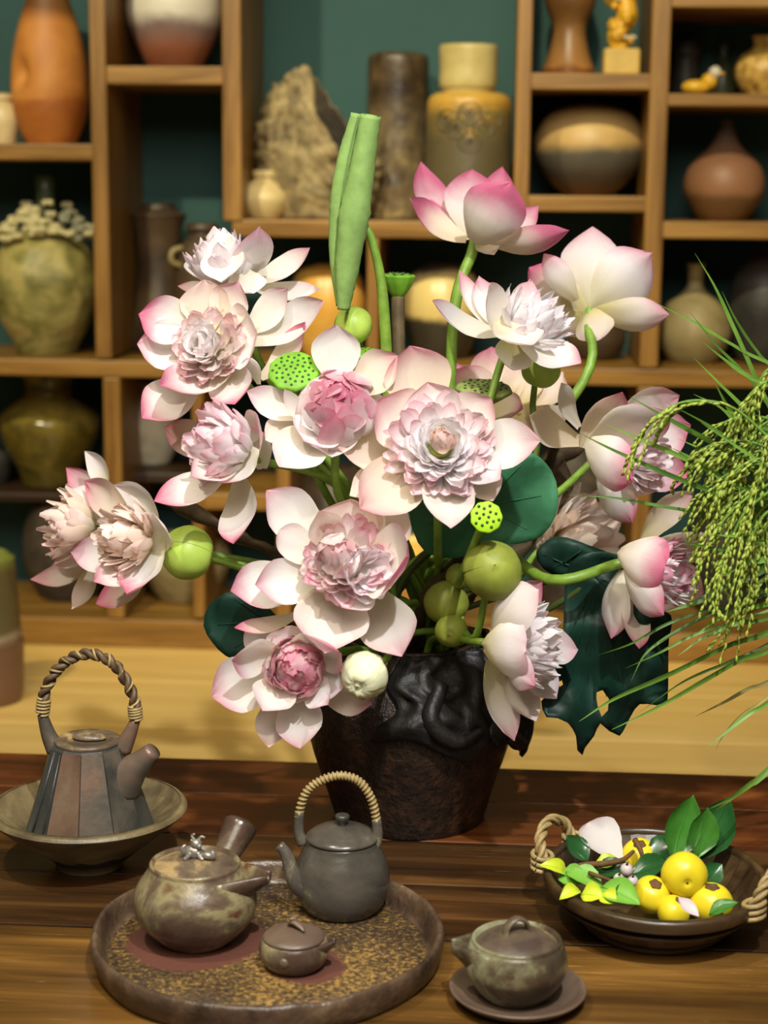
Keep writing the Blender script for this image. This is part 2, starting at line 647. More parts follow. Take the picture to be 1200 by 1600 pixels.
# ------------------------------------------------------------------ counter in front of the shelf
cx0, cx1 = -1.6, 1.6
ctr = thing('counter', 'pale honey wooden counter standing between the table and the shelf', 'counter', (0, 2.7, 0))
nb = 5
for i in range(nb):
    ya = 2.12 + i * (SB - 0.005 - 2.12) / nb
    yb = 2.12 + (i + 1) * (SB - 0.005 - 2.12) / nb
    mesh('plank', box(cx0, cx1, ya + 0.0006, yb - 0.0006, COUNTER_Z - 0.04, COUNTER_Z, 0.002), MAT['counter'], ctr, smooth=False)
mesh('front_panel', box(cx0 + 0.02, cx1 - 0.02, 2.15, 2.18, 0.0, COUNTER_Z - 0.04), MAT['counter'], ctr, smooth=False)
for x in (cx0 + 0.02, cx1 - 0.05):
    mesh('side_panel', box(x, x + 0.03, 2.18, SB - 0.02, 0.0, COUNTER_Z - 0.04), MAT['counter'], ctr, smooth=False)

# ------------------------------------------------------------------ table
tbl = thing('plank_table', 'dark reddish brown table of worn wooden planks under the vase', 'table', (0, 1.5, 0))
edge = [PZ(600, y, TZ).y for y in (1194, 1247, 1312, 1380, 1466)] + [0.95]
for i in range(5):
    yb, ya = edge[i], edge[i + 1]
    gap = (0.001, 0.0012, 0.0014, 0.0035, 0.001)[i]
    g = box(-0.95, 0.95, ya + gap, yb - 0.0012, TZ - 0.045, TZ, 0.001)
    mesh('plank', g, MAT[('plank_red', 'plank_red', 'plank', 'plank', 'plank_gold')[i]], tbl, smooth=False)
for x in (-0.86, 0.78):
    for y in (1.02, edge[0] - 0.12):
        mesh('leg', box(x, x + 0.08, y, y + 0.08, 0, TZ - 0.045, 0.004), MAT['plank'], tbl, smooth=False)
for y in (1.06, edge[0] - 0.09):
    mesh('apron', box(-0.78, 0.78, y, y + 0.03, TZ - 0.13, TZ - 0.046), MAT['plank'], tbl, smooth=False)


# ------------------------------------------------------------------ shelf pottery
def px_prof(cx, prof, Y, zb):
    """prof: (y px, half width px) from top to bottom -> lathe profile in metres standing on zb"""
    bot = P(cx, prof[-1][0], Y)
    out = []
    for y, hw in reversed(prof):
        p = P(cx, y, Y)
        out.append((max(hw * sc(p), 1e-6), p.z - bot.z))
    return out, Vector((bot.x, Y, zb))


def pot(name, label, cat, cx, prof, zb, mat, Y=3.21, n=30, seg=40, hollow=True, fn=None, parent=None, group=None, sy=1.0):
    if parent is None and Y > 3:
        Y = min(Y + .06, SB - max(p[1] for p in prof) * .00122 - .004)
    pr, c = px_prof(cx, prof, Y, zb)
    pr = [(pr[0][0] * 0.9, 0.0)] + smooth_prof(pr, n)
    if hollow:
        r, h = pr[-1]
        pr += [(r * 0.93, h + 0.0015), (r * 0.84, h - 0.002), (r * 0.80, h - 0.03)]
    o = mesh(name, lathe(pr, c, seg, fn=fn, sy=sy), mat, parent, loc=None if parent else c)
    if not parent: tag(o, label, cat, group)
    return o


S = srgb
m_orange = ceramic('orange_clay', [(0.3, S(170, 100, 40)), (0.6, S(206, 136, 62)), (0.8, S(222, 158, 84))], 9, 0.55, 0.1, 40,
                   bands=[(0.0, (0.9, 0.8, 0.7)), (0.28, (0.75, 0.62, 0.5)), (0.33, (1, 1, 1)), (0.80, (1, 1, 1)), (0.9, (0.32, 0.3, 0.28)), (1, (0.25, 0.25, 0.22))])  # dark top stops put the shade on the neck into the colour
m_cream = ceramic('cream_glaze', [(0.3, S(196, 172, 116)), (0.7, S(228, 208, 158))], 14, 0.45, 0.1)
m_yellow = ceramic('yellow_glaze', [(0.3, S(176, 158, 96)), (0.7, S(206, 190, 130))], 12, 0.4, 0.12)
m_whitebrown = ceramic('white_over_brown', [(0.3, (0.85, 0.85, 0.85)), (0.7, (1, 1, 1))], 16, 0.4, 0.08,
                       bands=[(0.0, S(120, 66, 42)), (0.2, S(150, 92, 66)), (0.36, S(140, 118, 112)), (0.48, S(232, 224, 206)), (1, S(232, 226, 210))])
m_darkclay = ceramic('dark_clay', [(0.3, S(44, 36, 28)), (0.6, S(84, 66, 46)), (0.8, S(110, 88, 60))], 12, 0.5, 0.2)
m_charcoal = ceramic('charcoal_clay', [(0.3, S(34, 34, 32)), (0.7, S(72, 70, 64))], 12, 0.5, 0.2)
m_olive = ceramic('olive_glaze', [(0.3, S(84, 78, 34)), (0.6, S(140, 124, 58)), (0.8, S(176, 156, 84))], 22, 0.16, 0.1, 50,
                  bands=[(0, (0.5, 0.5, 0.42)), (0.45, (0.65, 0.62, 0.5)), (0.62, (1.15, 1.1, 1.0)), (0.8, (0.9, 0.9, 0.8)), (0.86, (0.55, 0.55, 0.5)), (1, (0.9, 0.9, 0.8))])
m_white = ceramic('chalk_glaze', [(0.3, S(190, 182, 156)), (0.7, S(226, 220, 200))], 14, 0.45, 0.15)
m_oatmeal = ceramic('oatmeal_glaze', [(0.3, S(130, 116, 76)), (0.7, S(172, 156, 110))], 14, 0.5, 0.12)
m_oval = ceramic('sand_over_slate', [(0.3, (0.8, 0.8, 0.8)), (0.7, (1, 1, 1))], 10, 0.45, 0.15,
                 bands=[(0, S(110, 70, 34)), (0.18, S(84, 72, 58)), (0.45, S(100, 96, 84)), (0.56, S(214, 176, 110)), (0.9, S(216, 184, 120)), (1, S(110, 104, 86))])
m_bottle = ceramic('russet_bottle', [(0.3, (0.8, 0.8, 0.8)), (0.7, (1, 1, 1))], 10, 0.5, 0.12,
                   bands=[(0, S(120, 84, 44)), (0.22, S(120, 86, 50)), (0.3, S(160, 112, 76)), (0.6, S(150, 106, 76)), (1, S(96, 92, 84))])
m_rock = ceramic('rough_stoneware', [(0.3, S(84, 72, 52)), (0.55, S(150, 132, 92)), (0.8, S(190, 172, 126))], 26, 0.7, 0.8, 45)
m_rockdark = ceramic('dark_stoneware', [(0.3, S(40, 34, 28)), (0.55, S(72, 62, 50)), (0.8, S(100, 88, 68))], 20, 0.6, 0.5, 45)
m_cyl = ceramic('wood_fired_cylinder', [(0.35, S(58, 48, 40)), (0.55, S(112, 96, 68)), (0.75, S(168, 146, 100))], 16, 0.35, 0.4, 30,
                bands=[(0, (1, 1, 1)), (0.62, (1, 1, 1)), (0.74, (0.42, 0.36, 0.34)), (1, (0.5, 0.46, 0.44))])
m_lantern = ceramic('amber_lantern_glaze', [(0.3, (0.85, 0.85, 0.85)), (0.7, (1, 1, 1))], 12, 0.38, 0.15,
                    bands=[(0, S(92, 82, 58)), (0.62, S(96, 86, 60)), (0.82, S(128, 110, 60)), (0.92, S(196, 152, 62)), (1, S(200, 160, 70))])
m_gold = plain('yellow_figurine_glaze', S(222, 172, 48), 0.35, 0.5, 0.18, 40, 0.2)
m_goldpale = plain('pale_gold_block', S(206, 172, 84), 0.45, 0.5, 0.12, 30, 0.15)
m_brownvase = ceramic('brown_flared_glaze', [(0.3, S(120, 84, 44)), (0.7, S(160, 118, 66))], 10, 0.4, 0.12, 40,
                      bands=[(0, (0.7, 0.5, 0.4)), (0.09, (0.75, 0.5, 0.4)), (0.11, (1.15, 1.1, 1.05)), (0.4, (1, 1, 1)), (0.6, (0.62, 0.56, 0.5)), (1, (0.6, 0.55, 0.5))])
m_greenbottle = ceramic('green_bottle_glaze', [(0.3, S(52, 62, 40)), (0.7, S(84, 94, 64))], 12, 0.35, 0.1)
m_crackle = ceramic('ochre_crackle', [(0.35, S(120, 84, 40)), (0.5, S(206, 166, 82)), (0.75, S(232, 198, 116))], 60, 0.4, 0.2)
m_yolk = ceramic('yolk_glaze', [(0.3, S(208, 150, 60)), (0.7, S(236, 188, 96))], 10, 0.3, 0.08)
m_banded = ceramic('yellow_black_glaze', [(0.3, (0.85, 0.85, 0.85)), (0.7, (1, 1, 1))], 12, 0.3, 0.1,
                   bands=[(0, S(60, 54, 44)), (0.40, S(64, 58, 46)), (0.47, S(222, 196, 124)), (0.86, S(230, 206, 136)), (0.93, S(70, 64, 52)), (1, S(60, 58, 52))])
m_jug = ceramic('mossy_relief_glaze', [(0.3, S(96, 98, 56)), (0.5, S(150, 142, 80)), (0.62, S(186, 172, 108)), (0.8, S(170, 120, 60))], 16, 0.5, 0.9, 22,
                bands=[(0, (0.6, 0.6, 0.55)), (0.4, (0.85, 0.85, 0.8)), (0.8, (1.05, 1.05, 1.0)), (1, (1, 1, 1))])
m_blossom = plain('ivory_blossom_clay', S(210, 200, 150), 0.6, 0.3, 0.2, 40, 0.2)
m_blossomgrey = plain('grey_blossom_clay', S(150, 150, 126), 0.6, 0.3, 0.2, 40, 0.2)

# --- top left cell
vt = lambda r, h, a: (r * (1 - 0.30 * math.exp(-(((a - R_(231)) / 0.30) ** 2)) * math.exp(-(((h - 0.128) / 0.026) ** 2))), h)
pot('dimpled_vase', 'tall orange clay vase with a thumb dimple and shade painted on its neck', 'vase', 80,
    [(-18, 30), (0, 36), (28, 45), (70, 55), (120, 60), (165, 57), (200, 46), (220, 36)], BZ['L1'], m_orange, fn=vt, n=40, seg=56)
pot('small_jar', 'small cream yellow jar cut by the left edge beside the orange vase', 'jar', 6,
    [(142, 14), (150, 17), (153, 13), (165, 22), (182, 26), (205, 22), (222, 18)], BZ['L1'], m_cream)
pot('round_vase', 'white glazed round vase with a bare brown foot, top left', 'vase', 273,
    [(-85, 30), (-60, 55), (-20, 72), (20, 73), (60, 60), (90, 45), (103, 38)], BZ['L2'], m_whitebrown)

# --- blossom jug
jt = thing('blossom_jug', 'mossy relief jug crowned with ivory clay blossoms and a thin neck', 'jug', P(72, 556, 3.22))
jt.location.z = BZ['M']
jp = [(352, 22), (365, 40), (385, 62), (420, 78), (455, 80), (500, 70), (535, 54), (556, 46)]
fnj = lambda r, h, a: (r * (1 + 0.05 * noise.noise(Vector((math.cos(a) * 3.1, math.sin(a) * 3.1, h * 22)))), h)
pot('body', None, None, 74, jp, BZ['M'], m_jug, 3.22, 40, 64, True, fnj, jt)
nb_ = P(72, 352, 3.22); nz = nb_.z - P(72, 556, 3.22).z + BZ['M']
mesh('neck', lathe([(0.021, -0.02), (0.019, 0.02), (0.0165, 0.06), (0.020, 0.086), (0.016, 0.087), (0.012, 0.06)], (nb_.x, 3.22, nz), 24), m_greenbottle, jt)
random.seed(5)
for k in range(150):
    a = random.uniform(0, 2 * math.pi)
    rr = 0.026 + 0.066 * math.sqrt(random.random())
    if math.sin(a) > 0.35: continue
    zz = nz + 0.030 - max(0, rr - 0.026) * 0.95 + random.uniform(-0.004, 0.012)
    c = Vector((nb_.x + rr * math.cos(a), 3.22 + rr * math.sin(a), zz))
    geos = []
    for j in range(5):
        b = j * 1.257 + random.random()
        d = Vector((math.cos(b), math.sin(b) * 0.8, 0.5 + random.uniform(-.2, .3)))
        geos.append(blob(c + d * 0.0062, 0.0066, 6, 4, 1, 1, 0.8, axis=d.normalized()))
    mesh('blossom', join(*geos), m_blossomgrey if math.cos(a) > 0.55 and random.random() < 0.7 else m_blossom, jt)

# --- dark vase, brown jar
pot('waisted_vase', 'tall dark brown waisted vase with a flat lip behind the top left lotus', 'vase', 250,
    [(322, 26), (332, 30), (338, 44), (346, 42), (380, 34), (430, 32), (480, 40), (530, 48), (552, 46)], BZ['M'], m_darkclay, 3.24)
bj = thing('lug_jar', 'small brown jar with lug handles mostly hidden by lotus petals', 'jar', (P(318, 552, 3.18).x, 3.18, BZ['M']))
pot('body', None, None, 318, [(342, 24), (352, 26), (358, 20), (380, 36), (430, 44), (500, 40), (552, 28)], BZ['M'], m_darkclay, 3.18, parent=bj)
for s in (-1, 1):
    q = P(318 + s * 33, 395, 3.15) + Vector((0, 0, BZ['M'] - P(318, 552, 3.18).z))
    mesh('lug', tube(crom([q + Vector((0, 0, .018)), q + Vector((s * .016, -.01, .012)), q + Vector((s * .018, -.01, -.006)), q + Vector((0, 0, -.016))], 12), 0.005, 8), m_oatmeal, bj)

# --- middle cell: rugged shell sculpture
rx = P(505, 340, 3.25)
zsh = BZ['L3']
k_ = sc(rx)


def shell_fn(r, h, a):
    t = h / (240 * k_)
    q = Vector((math.cos(a) * 1.6, math.sin(a) * 1.6, t * 4))
    return (r * (1 + 0.10 * noise.noise(q * 2.3) + 0.05 * noise.noise(q * 6)), h)


def rugged():
    seg, nr = 88, 40
    V, Fc = [], []
    c = Vector((P(500, 340, 3.25).x, 3.25, zsh))
    key = [(-180, .215), (-150, .24), (-125, .262), (-104, .278), (-97, .235), (-88, .180), (-74, .128), (-55, .105), (-35, .112), (-10, .100), (20, .11), (50, .135), (75, .20), (100, .262), (130, .25), (180, .215)]
    def top_(a):
        d = math.degrees(a)
        d = d - 360 if d > 180 else d
        for (a0, h0), (a1, h1) in zip(key, key[1:]):
            if a0 <= d <= a1:
                t = (d - a0) / (a1 - a0)
                return h0 + (h1 - h0) * t
    for i in range(nr):
        t = i / (nr - 1)
        for k in range(seg):
            a = 2 * math.pi * k / seg
            h = t * (top_(a) + .010 * noise.noise(Vector((math.cos(a) * 9, math.sin(a) * 9, 7))) + .006 * noise.noise(Vector((math.cos(a) * 22, math.sin(a) * 22, 7))))
            tt = h / 0.27
            r = 0.122 * (0.74 + 0.98 * tt - 1.10 * tt ** 2)
            q = Vector((math.cos(a) * 1.6, math.sin(a) * 1.6, h * 14))
            fr = max(0, -math.sin(a) + 0.35) * min(1, .2 + 1.4 * t)
            r *= 1 + fr * (0.12 * noise.noise(q * 2.6) + 0.20 * noise.noise(q * 6)) + 0.02 * noise.noise(q * 9)
            V.append(c + Vector((r * math.cos(a) * 1.0, r * 0.70 * math.sin(a), h)))
    for i in range(nr - 1):
        for k in range(seg):
            k2 = (k + 1) % seg
            Fc.append((i * seg + k, i * seg + k2, (i + 1) * seg + k2, (i + 1) * seg + k))
    V.append(c); j = len(V) - 1
    Fc += [(j, (k + 1) % seg, k) for k in range(seg)]
    return V, Fc


o = mesh('rugged_vase', rugged(), m_rock, loc=(rx.x, 3.25, zsh))
add_solid(o, 0.008)
o.data.materials.append(m_rockdark)  # darker inner shell: shade of the hollow put into its colour
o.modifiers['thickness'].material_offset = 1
o.modifiers['thickness'].offset = -1
tag(o, 'rugged shell-like stoneware vase with a torn open rim', 'vase')
pot('squat_jar', 'small pale cream squat jar in front of the rugged stoneware', 'jar', 414,
    [(267, 19), (275, 19), (279, 16), (290, 28), (308, 38), (325, 34), (341, 24)], BZ['L3'], m_cream, 3.15)
fnc = lambda r, h, a: (r * (1 + (0.10 * noise.noise(Vector((math.cos(a) * 5, math.sin(a) * 5, h * 60))) * max(0, -math.sin(a) - math.cos(a) * 0.6) if h < 0.17 else 0)), h)
pot('cylinder_vase', 'tall dark cylinder vase with a blistered sandy flank', 'vase', 620,
    [(80, 40), (84, 46), (96, 48), (140, 48), (220, 49), (300, 48), (338, 44)], BZ['L3'], m_cyl, 3.25, 44, 72, True, fnc)
lj = thing('lantern_jar', 'two-tier amber lantern jar with pierced lattice roundels', 'jar', (P(730, 342, 3.22).x, 3.22, BZ['L3']))
pot('body', None, None, 730, [(143, 52), (150, 62), (165, 66), (230, 67), (300, 68), (342, 66)], BZ['L3'], m_lantern, 3.22, 36, 48, False, None, lj)
pr, c = px_prof(731, [(68, 44), (74, 46), (100, 45), (130, 45), (138, 40), (143, 38)], 3.22, 0)
c.z = P(731, 143, 3.22).z - P(731, 342, 3.22).z + BZ['L3']
mesh('lid', lathe(smooth_prof(pr, 24) + [(0.040, pr[-1][1] - 0.004), (0.038, 0.04)], c, 48), m_yellow, lj)
kk = sc(P(730, 200, 3.15))
for (dx, dy) in ((0, 176), (-20, 198), (20, 198), (0, 220), (-34, 186), (34, 186)):
    p = P(735 + dx, dy, 3.22); zz = p.z - P(730, 342, 3.22).z + BZ['L3']
    rad = 67 * kk
    x = p.x - P(730, dy, 3.22).x
    yy = 3.22 - math.sqrt(max(1e-5, rad ** 2 - x * x)) - 0.001
    nrm = Vector((x, yy - 3.22, 0)).normalized()
    ex, ey, ez = frame(nrm)
    for rr in (17, 9):
        pts = [Vector((P(730, dy, 3.22).x + x, yy, zz)) + (ex * math.cos(a * math.pi / 8) + ey * math.sin(a * math.pi / 8)) * rr * kk for a in range(17)]
        mesh('lattice_ring', tube(pts, 0.0022, 6, False), m_lantern, lj)
    mesh('pierced_hole', lathe([(0.0048, -0.001), (0.0048, 0.0012), (0.001, 0.0013)], Vector((P(730, dy, 3.22).x + x, yy, zz)), 10, nrm), m_charcoal, lj)

# --- right cells
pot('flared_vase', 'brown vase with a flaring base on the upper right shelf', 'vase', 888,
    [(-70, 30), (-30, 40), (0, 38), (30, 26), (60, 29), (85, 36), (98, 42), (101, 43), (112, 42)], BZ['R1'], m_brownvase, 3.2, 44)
fg = thing('yellow_figurine', 'yellow glazed blossom figurine on a square block', 'figurine', (P(970, 116, 3.17).x, 3.17, BZ['R1']))
pc = P(970, 97, 3.17); kk = sc(pc); zb = BZ['R1']
w = 28 * kk
mesh('block', box(pc.x - w, pc.x + w, 3.17 - w, 3.17 + w, zb, zb + 40 * kk, 0.004), m_goldpale, fg, smooth=False)
geos = [tube(crom([(pc.x, 3.17, zb + 0.045), (pc.x - .012, 3.165, zb + .07), (pc.x + .008, 3.17, zb + .1), (pc.x, 3.17, zb + .14)], 16), [0.016, .014, .02, .016], 12)]
random.seed(3)
for k in range(22):
    a = random.uniform(0, 6.28); h = zb + random.uniform(0.05, 0.16)
    geos.append(blob((pc.x + math.cos(a) * .02, 3.165 + math.sin(a) * .016, h), random.uniform(.007, .013), 8, 6, lump=.3, lf=120))
mesh('blossom_group', join(*geos), m_gold, fg)
for _ in range(6): mesh('white_petal', blob((pc.x + random.uniform(-.026, .026), 3.148, zb + random.uniform(.06, .15)), .006, 8, 5, sz=.6), m_white, fg)
pot('oval_pot', 'big squat oval pot, sand-coloured above and slate below, right shelf', 'pot', 919,
    [(160, 20), (166, 45), (180, 68), (205, 83), (230, 86), (260, 77), (285, 58), (304, 38)], BZ['R2'], m_oval, 3.22, 36, 56)
pot('grey_beaker', 'dark grey beaker in the shadowed top right cell', 'beaker', 1070,
    [(48, 24), (70, 25), (78, 21), (100, 22), (130, 24), (144, 24)], BZ['R4'], m_charcoal, 3.3)
pot('green_flask', 'slim dark green flask between the beaker and the ochre globe', 'flask', 1128,
    [(52, 9), (75, 9), (90, 18), (115, 22), (143, 20)], BZ['R4'], m_greenbottle, 3.3)
pot('globe_jar', 'ochre crackle globe jar with a short neck, top right edge', 'jar', 1192,
    [(48, 22), (58, 17), (66, 20), (80, 38), (100, 46), (122, 40), (138, 28), (145, 26)], BZ['R4'], m_crackle, 3.2)
dk = thing('bird_figurine', 'little yellow bird figurine with a white head on the right shelf', 'figurine', (P(1095, 147, 3.13).x, 3.13, BZ['R4']))
q = P(1095, 147, 3.13); q.z = BZ['R4']; kk = sc(q)
mesh('body', join(blob(q + Vector((-8 * kk, 0, 11 * kk)), 21 * kk, 14, 8, 1.1, .8, .55), blob(q + Vector((12 * kk, 0, 20 * kk)), 13 * kk, 12, 8)), m_gold, dk)
mesh('head', blob(q + Vector((20 * kk, -.004, 33 * kk)), 10 * kk, 12, 8), m_white, dk)
mesh('beak', blob(q + Vector((29 * kk, -.012, 31 * kk)), 4 * kk, 8, 6, 1.6, 1, .6), m_gold, dk)
pot('russet_bottle', 'round russet bottle vase with a narrow neck, right shelf', 'vase', 1129,
    [(188, 10), (205, 13), (230, 26), (255, 52), (280, 62), (305, 60), (330, 46), (344, 34)], BZ['R5'], m_bottle, 3.2, 40, 48)

# --- row behind the lotuses
pot('long_neck_bottle', 'cream bottle vase with a slim dark neck behind the rice leaves', 'vase', 1081,
    [(424, 15), (430, 12), (455, 12), (468, 20), (485, 42), (510, 56), (535, 58), (560, 48), (576, 36)], BZ['M'], m_oatmeal, 3.2, 40)
pot('charcoal_pot', 'dark charcoal pot at the right edge behind the rice', 'pot', 1190,
    [(405, 20), (420, 34), (450, 50), (500, 56), (550, 48), (577, 38)], BZ['M'], m_charcoal, 3.22)
pot('dark_bowl_pot', 'low dark pot in shadow below the right rear lotus', 'pot', 930,
    [(505, 26), (520, 42), (545, 46), (565, 38), (574, 30)], BZ['M'], m_darkclay, 3.22)
pot('yolk_jar', 'yolk yellow round jar behind the rolled lotus leaf', 'jar', 512,
    [(418, 22), (428, 46), (455, 58), (490, 60), (530, 50), (560, 36)], BZ['M'], m_yolk, 3.2)
pot('two_tone_jar', 'cream and black round jar behind the slim seed pod', 'jar', 690,
    [(418, 26), (432, 46), (462, 60), (500, 62), (540, 50), (566, 38)], BZ['M'], m_banded, 3.2)
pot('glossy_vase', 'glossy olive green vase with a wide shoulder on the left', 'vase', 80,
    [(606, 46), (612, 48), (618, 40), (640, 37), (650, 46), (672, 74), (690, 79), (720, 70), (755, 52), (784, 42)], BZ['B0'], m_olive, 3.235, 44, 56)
pot('white_jar', 'chalk white round jar half hidden by the left lotuses', 'jar', 240,
    [(628, 22), (640, 28), (665, 42), (695, 45), (725, 38), (752, 26)], BZ['B2'], m_white, 3.26)
pot('sooty_pot', 'sooty dark pot on the bottom shelf behind the left lotus pair', 'pot', 108,
    [(806, 40), (825, 56), (870, 68), (915, 66), (950, 50), (962, 42)], BZ['BOT'], m_rockdark, 3.22)
pot('grey_cup', 'small grey cup at the left edge beside the olive vase', 'cup', -6,
    [(733, 26), (750, 28), (770, 24), (784, 18)], BZ['B0'], m_charcoal, 3.25)
pot('oatmeal_bowl', 'round oatmeal bowl on the bottom shelf under the green bud', 'bowl', 290,
    [(868, 62), (885, 69), (910, 70), (940, 56), (964, 40)], BZ['BOT'], m_oatmeal, 3.22)
pot('yellow_bowl', 'yellow glazed bowl glimpsed between stems on the bottom shelf', 'bowl', 640,
    [(868, 40), (890, 54), (920, 56), (950, 40), (968, 30)], BZ['BOT'], m_yolk, 3.22)
pot('dark_storage_jar', 'dark storage jar in the lower shelf behind the right lotuses', 'jar', 890,
    [(690, 26), (705, 32), (740, 56), (820, 64), (900, 60), (968, 44)], BZ['BOT'], m_rockdark, 3.24)
pot('slate_jar', 'slate jar in the lower right shelf behind the rice grains', 'jar', 1130,
    [(800, 34), (815, 44), (850, 60), (900, 62), (980, 44)], BZ['BOT'], m_charcoal, 3.24)
pot('clay_crock', 'brown clay crock on the lower shelf behind the lotus stems', 'pot', 440 + 80,
    [(760, 36), (790, 58), (860, 70), (930, 56), (968, 40)], BZ['BOT'], m_darkclay, 3.24)

# --- blurred tall jar standing on the counter at the far left
tj = thing('tall_urn', 'tall brown urn with a green-rimmed shoulder on the counter, left edge', 'urn', (P(-12, 1050, 2.75).x, 2.75, COUNTER_Z))
m_urn = ceramic('urn_glaze', [(0.3, (0.8, 0.8, 0.8)), (0.7, (1, 1, 1))], 10, 0.4, 0.15,
                bands=[(0, S(120, 86, 62)), (0.42, S(116, 84, 60)), (0.47, S(150, 134, 104)), (0.52, S(92, 82, 50)), (0.9, S(96, 82, 50)), (1, S(130, 140, 60))])
pot('body', None, None, -22, [(822, 40), (830, 48), (836, 50), (900, 54), (952, 58), (960, 61), (968, 60), (1030, 58), (1052, 54)], COUNTER_Z, m_urn, 2.75, 44, 48, True, None, tj)

# ------------------------------------------------------------------ the vase
VB = PZ(640, 1272, TZ)          # foot centre
VY = VB.y
vz = lambda y: P(640, y, VY).z
kv = sc(P(640, 1150, VY))
m_vase = ceramic('pebbled_brown_glaze', [(0.3, S(18, 11, 7)), (0.5, S(38, 24, 14)), (0.75, S(76, 50, 30))], 60, 0.42, 1.0, 110)
m_vaseblack = ceramic('black_leaf_relief', [(0.3, S(12, 11, 10)), (0.7, S(34, 30, 28))], 16, 0.5, 0.5, 60, spec=0.35)
vase = thing('lotus_vase', 'dark brown pebbled vase with black leaf-shaped relief holding the lotuses', 'vase', VB)
vprof = [(0.0, 112), (0.02, 118), (0.18, 132), (0.40, 152), (0.56, 161), (0.70, 158), (0.85, 138), (0.96, 112), (1.0, 106)]
VH = vz(1000) - TZ
vp = smooth_prof([(r * kv, h * VH) for h, r in vprof], 40)
vfn = lambda r, h, a: (r * (1 + 0.025 * noise.noise(Vector((math.cos(a) * 1.2, math.sin(a) * 1.2, h * 9)))), h)
rim = vp[-1]
full = vp + [(rim[0] * 1.02, rim[1] + .004), (rim[0] * .92, rim[1] + .004), (rim[0] * .88, rim[1] - .02), (rim[0] * .95, rim[1] - .08)]
mesh('body', lathe(full, VB, 72, fn=vfn), m_vase, vase)


def vrad(h):
    for (r0, h0), (r1, h1) in zip(vp, vp[1:]):
        if h0 <= h <= h1 + 1e-9:
            return r0 + (r1 - r0) * (h - h0) / max(1e-9, h1 - h0)
    return vp[-1][0]


def drape(a0, a1, low, seed, lift=0.004, na=48, nh=30, fold=0.012, lip=0.0):
    V, Fc = [], []
    for i in range(na + 1):
        s = i / na
        a = R_(a0 + (a1 - a0) * s)
        hl = low(s) * VH
        for j in range(nh + 1):
            t = j / nh
            h = VH * 1.02 + (hl - VH * 1.02) * t
            a = R_(a0 + (a1 - a0) * s) + R_(16) * noise.noise(Vector((t * 3.1, seed, .5))) * (1 - s) + R_(10) * noise.noise(Vector((t * 3.7, seed, 4.5))) * s
            q = Vector((s * 2.3 + seed, t * 2.0, seed * 2))
            f = noise.noise(q) * 0.6 + (1 - abs(noise.noise(q * 1.9)) * 2) * 0.55 + 0.15 * noise.noise(q * 5)
            e = min(1, 6 * s, 6 * (1 - s), 5 * (1 - t) + .15)
            r = vrad(min(h, VH)) + lift + max(0, fold * (f + .35)) * e + lip * t ** 3
            V.append(VB + Vector((r * math.cos(a), r * math.sin(a), h)))
    for i in range(na):
        for j in range(nh):
            k = i * (nh + 1) + j
            Fc.append((k, k + 1, k + nh + 2, k + nh + 1))
    return V, Fc


o = mesh('leaf_relief', drape(-100, -26, lambda s: .60 + .05 * math.sin(s * 7) - .10 * s, 1.7, fold=.014), m_vaseblack, vase)
add_solid(o, .004)
o = mesh('leaf_relief', drape(-40, 40, lambda s: .50 + .06 * math.sin(s * 6 + 1) - .10 * math.exp(-((s - .48) / .14) ** 2), 5.1, fold=.016, lip=.010), m_vaseblack, vase)
add_solid(o, .004)
o = mesh('leaf_relief', drape(-165, -118, lambda s: .86 + .06 * math.sin(s * 8), 8.3, fold=.008), m_vaseblack, vase)
add_solid(o, .003)
# looped stalks modelled on the shoulder
for pts in ([(-70, .90), (-78, .74), (-66, .62), (-52, .66)], [(-35, .60), (-22, .52), (-14, .60), (-24, .70)]):
    q = []
    for a, h in pts:
        r = vrad(h * VH) + .016
        q.append(VB + Vector((r * math.cos(R_(a)), r * math.sin(R_(a)), h * VH)))
    mesh('stalk_relief', tube(crom(q, 20), [.008, .010, .008, .004], 10), m_vaseblack, vase)

MOUTH = Vector((VB.x, VY, TZ + VH))

# ------------------------------------------------------------------ petals and flowers
PROF = [(0, .28), (.15, .52), (.3, .78), (.45, .95), (.57, 1), (.68, .95), (.78, .80), (.87, .54), (.94, .27), (.98, .10), (1, .01)]
ROUND = [(0, .22), (.2, .5), (.4, .82), (.6, 1), (.78, .97), (.9, .76), (.97, .42), (1, .08)]
FRILL = [(0, .35), (.25, .6), (.5, .9), (.75, 1), (.9, .82), (.97, .55), (1, .25)]
NARROW = [(0, .4), (.25, .7), (.5, .95), (.7, 1), (.85, .78), (.95, .4), (1, .05)]
LEAFP = [(0, .05), (.12, .45), (.3, .88), (.48, 1), (.66, .86), (.84, .5), (.95, .18), (1, .02)]


def pf(prof, u):
    for (a, b), (c, d) in zip(prof, prof[1:]):
        if a <= u <= c:
            return b + (d - b) * (u - a) / (c - a)
    return prof[-1][1]


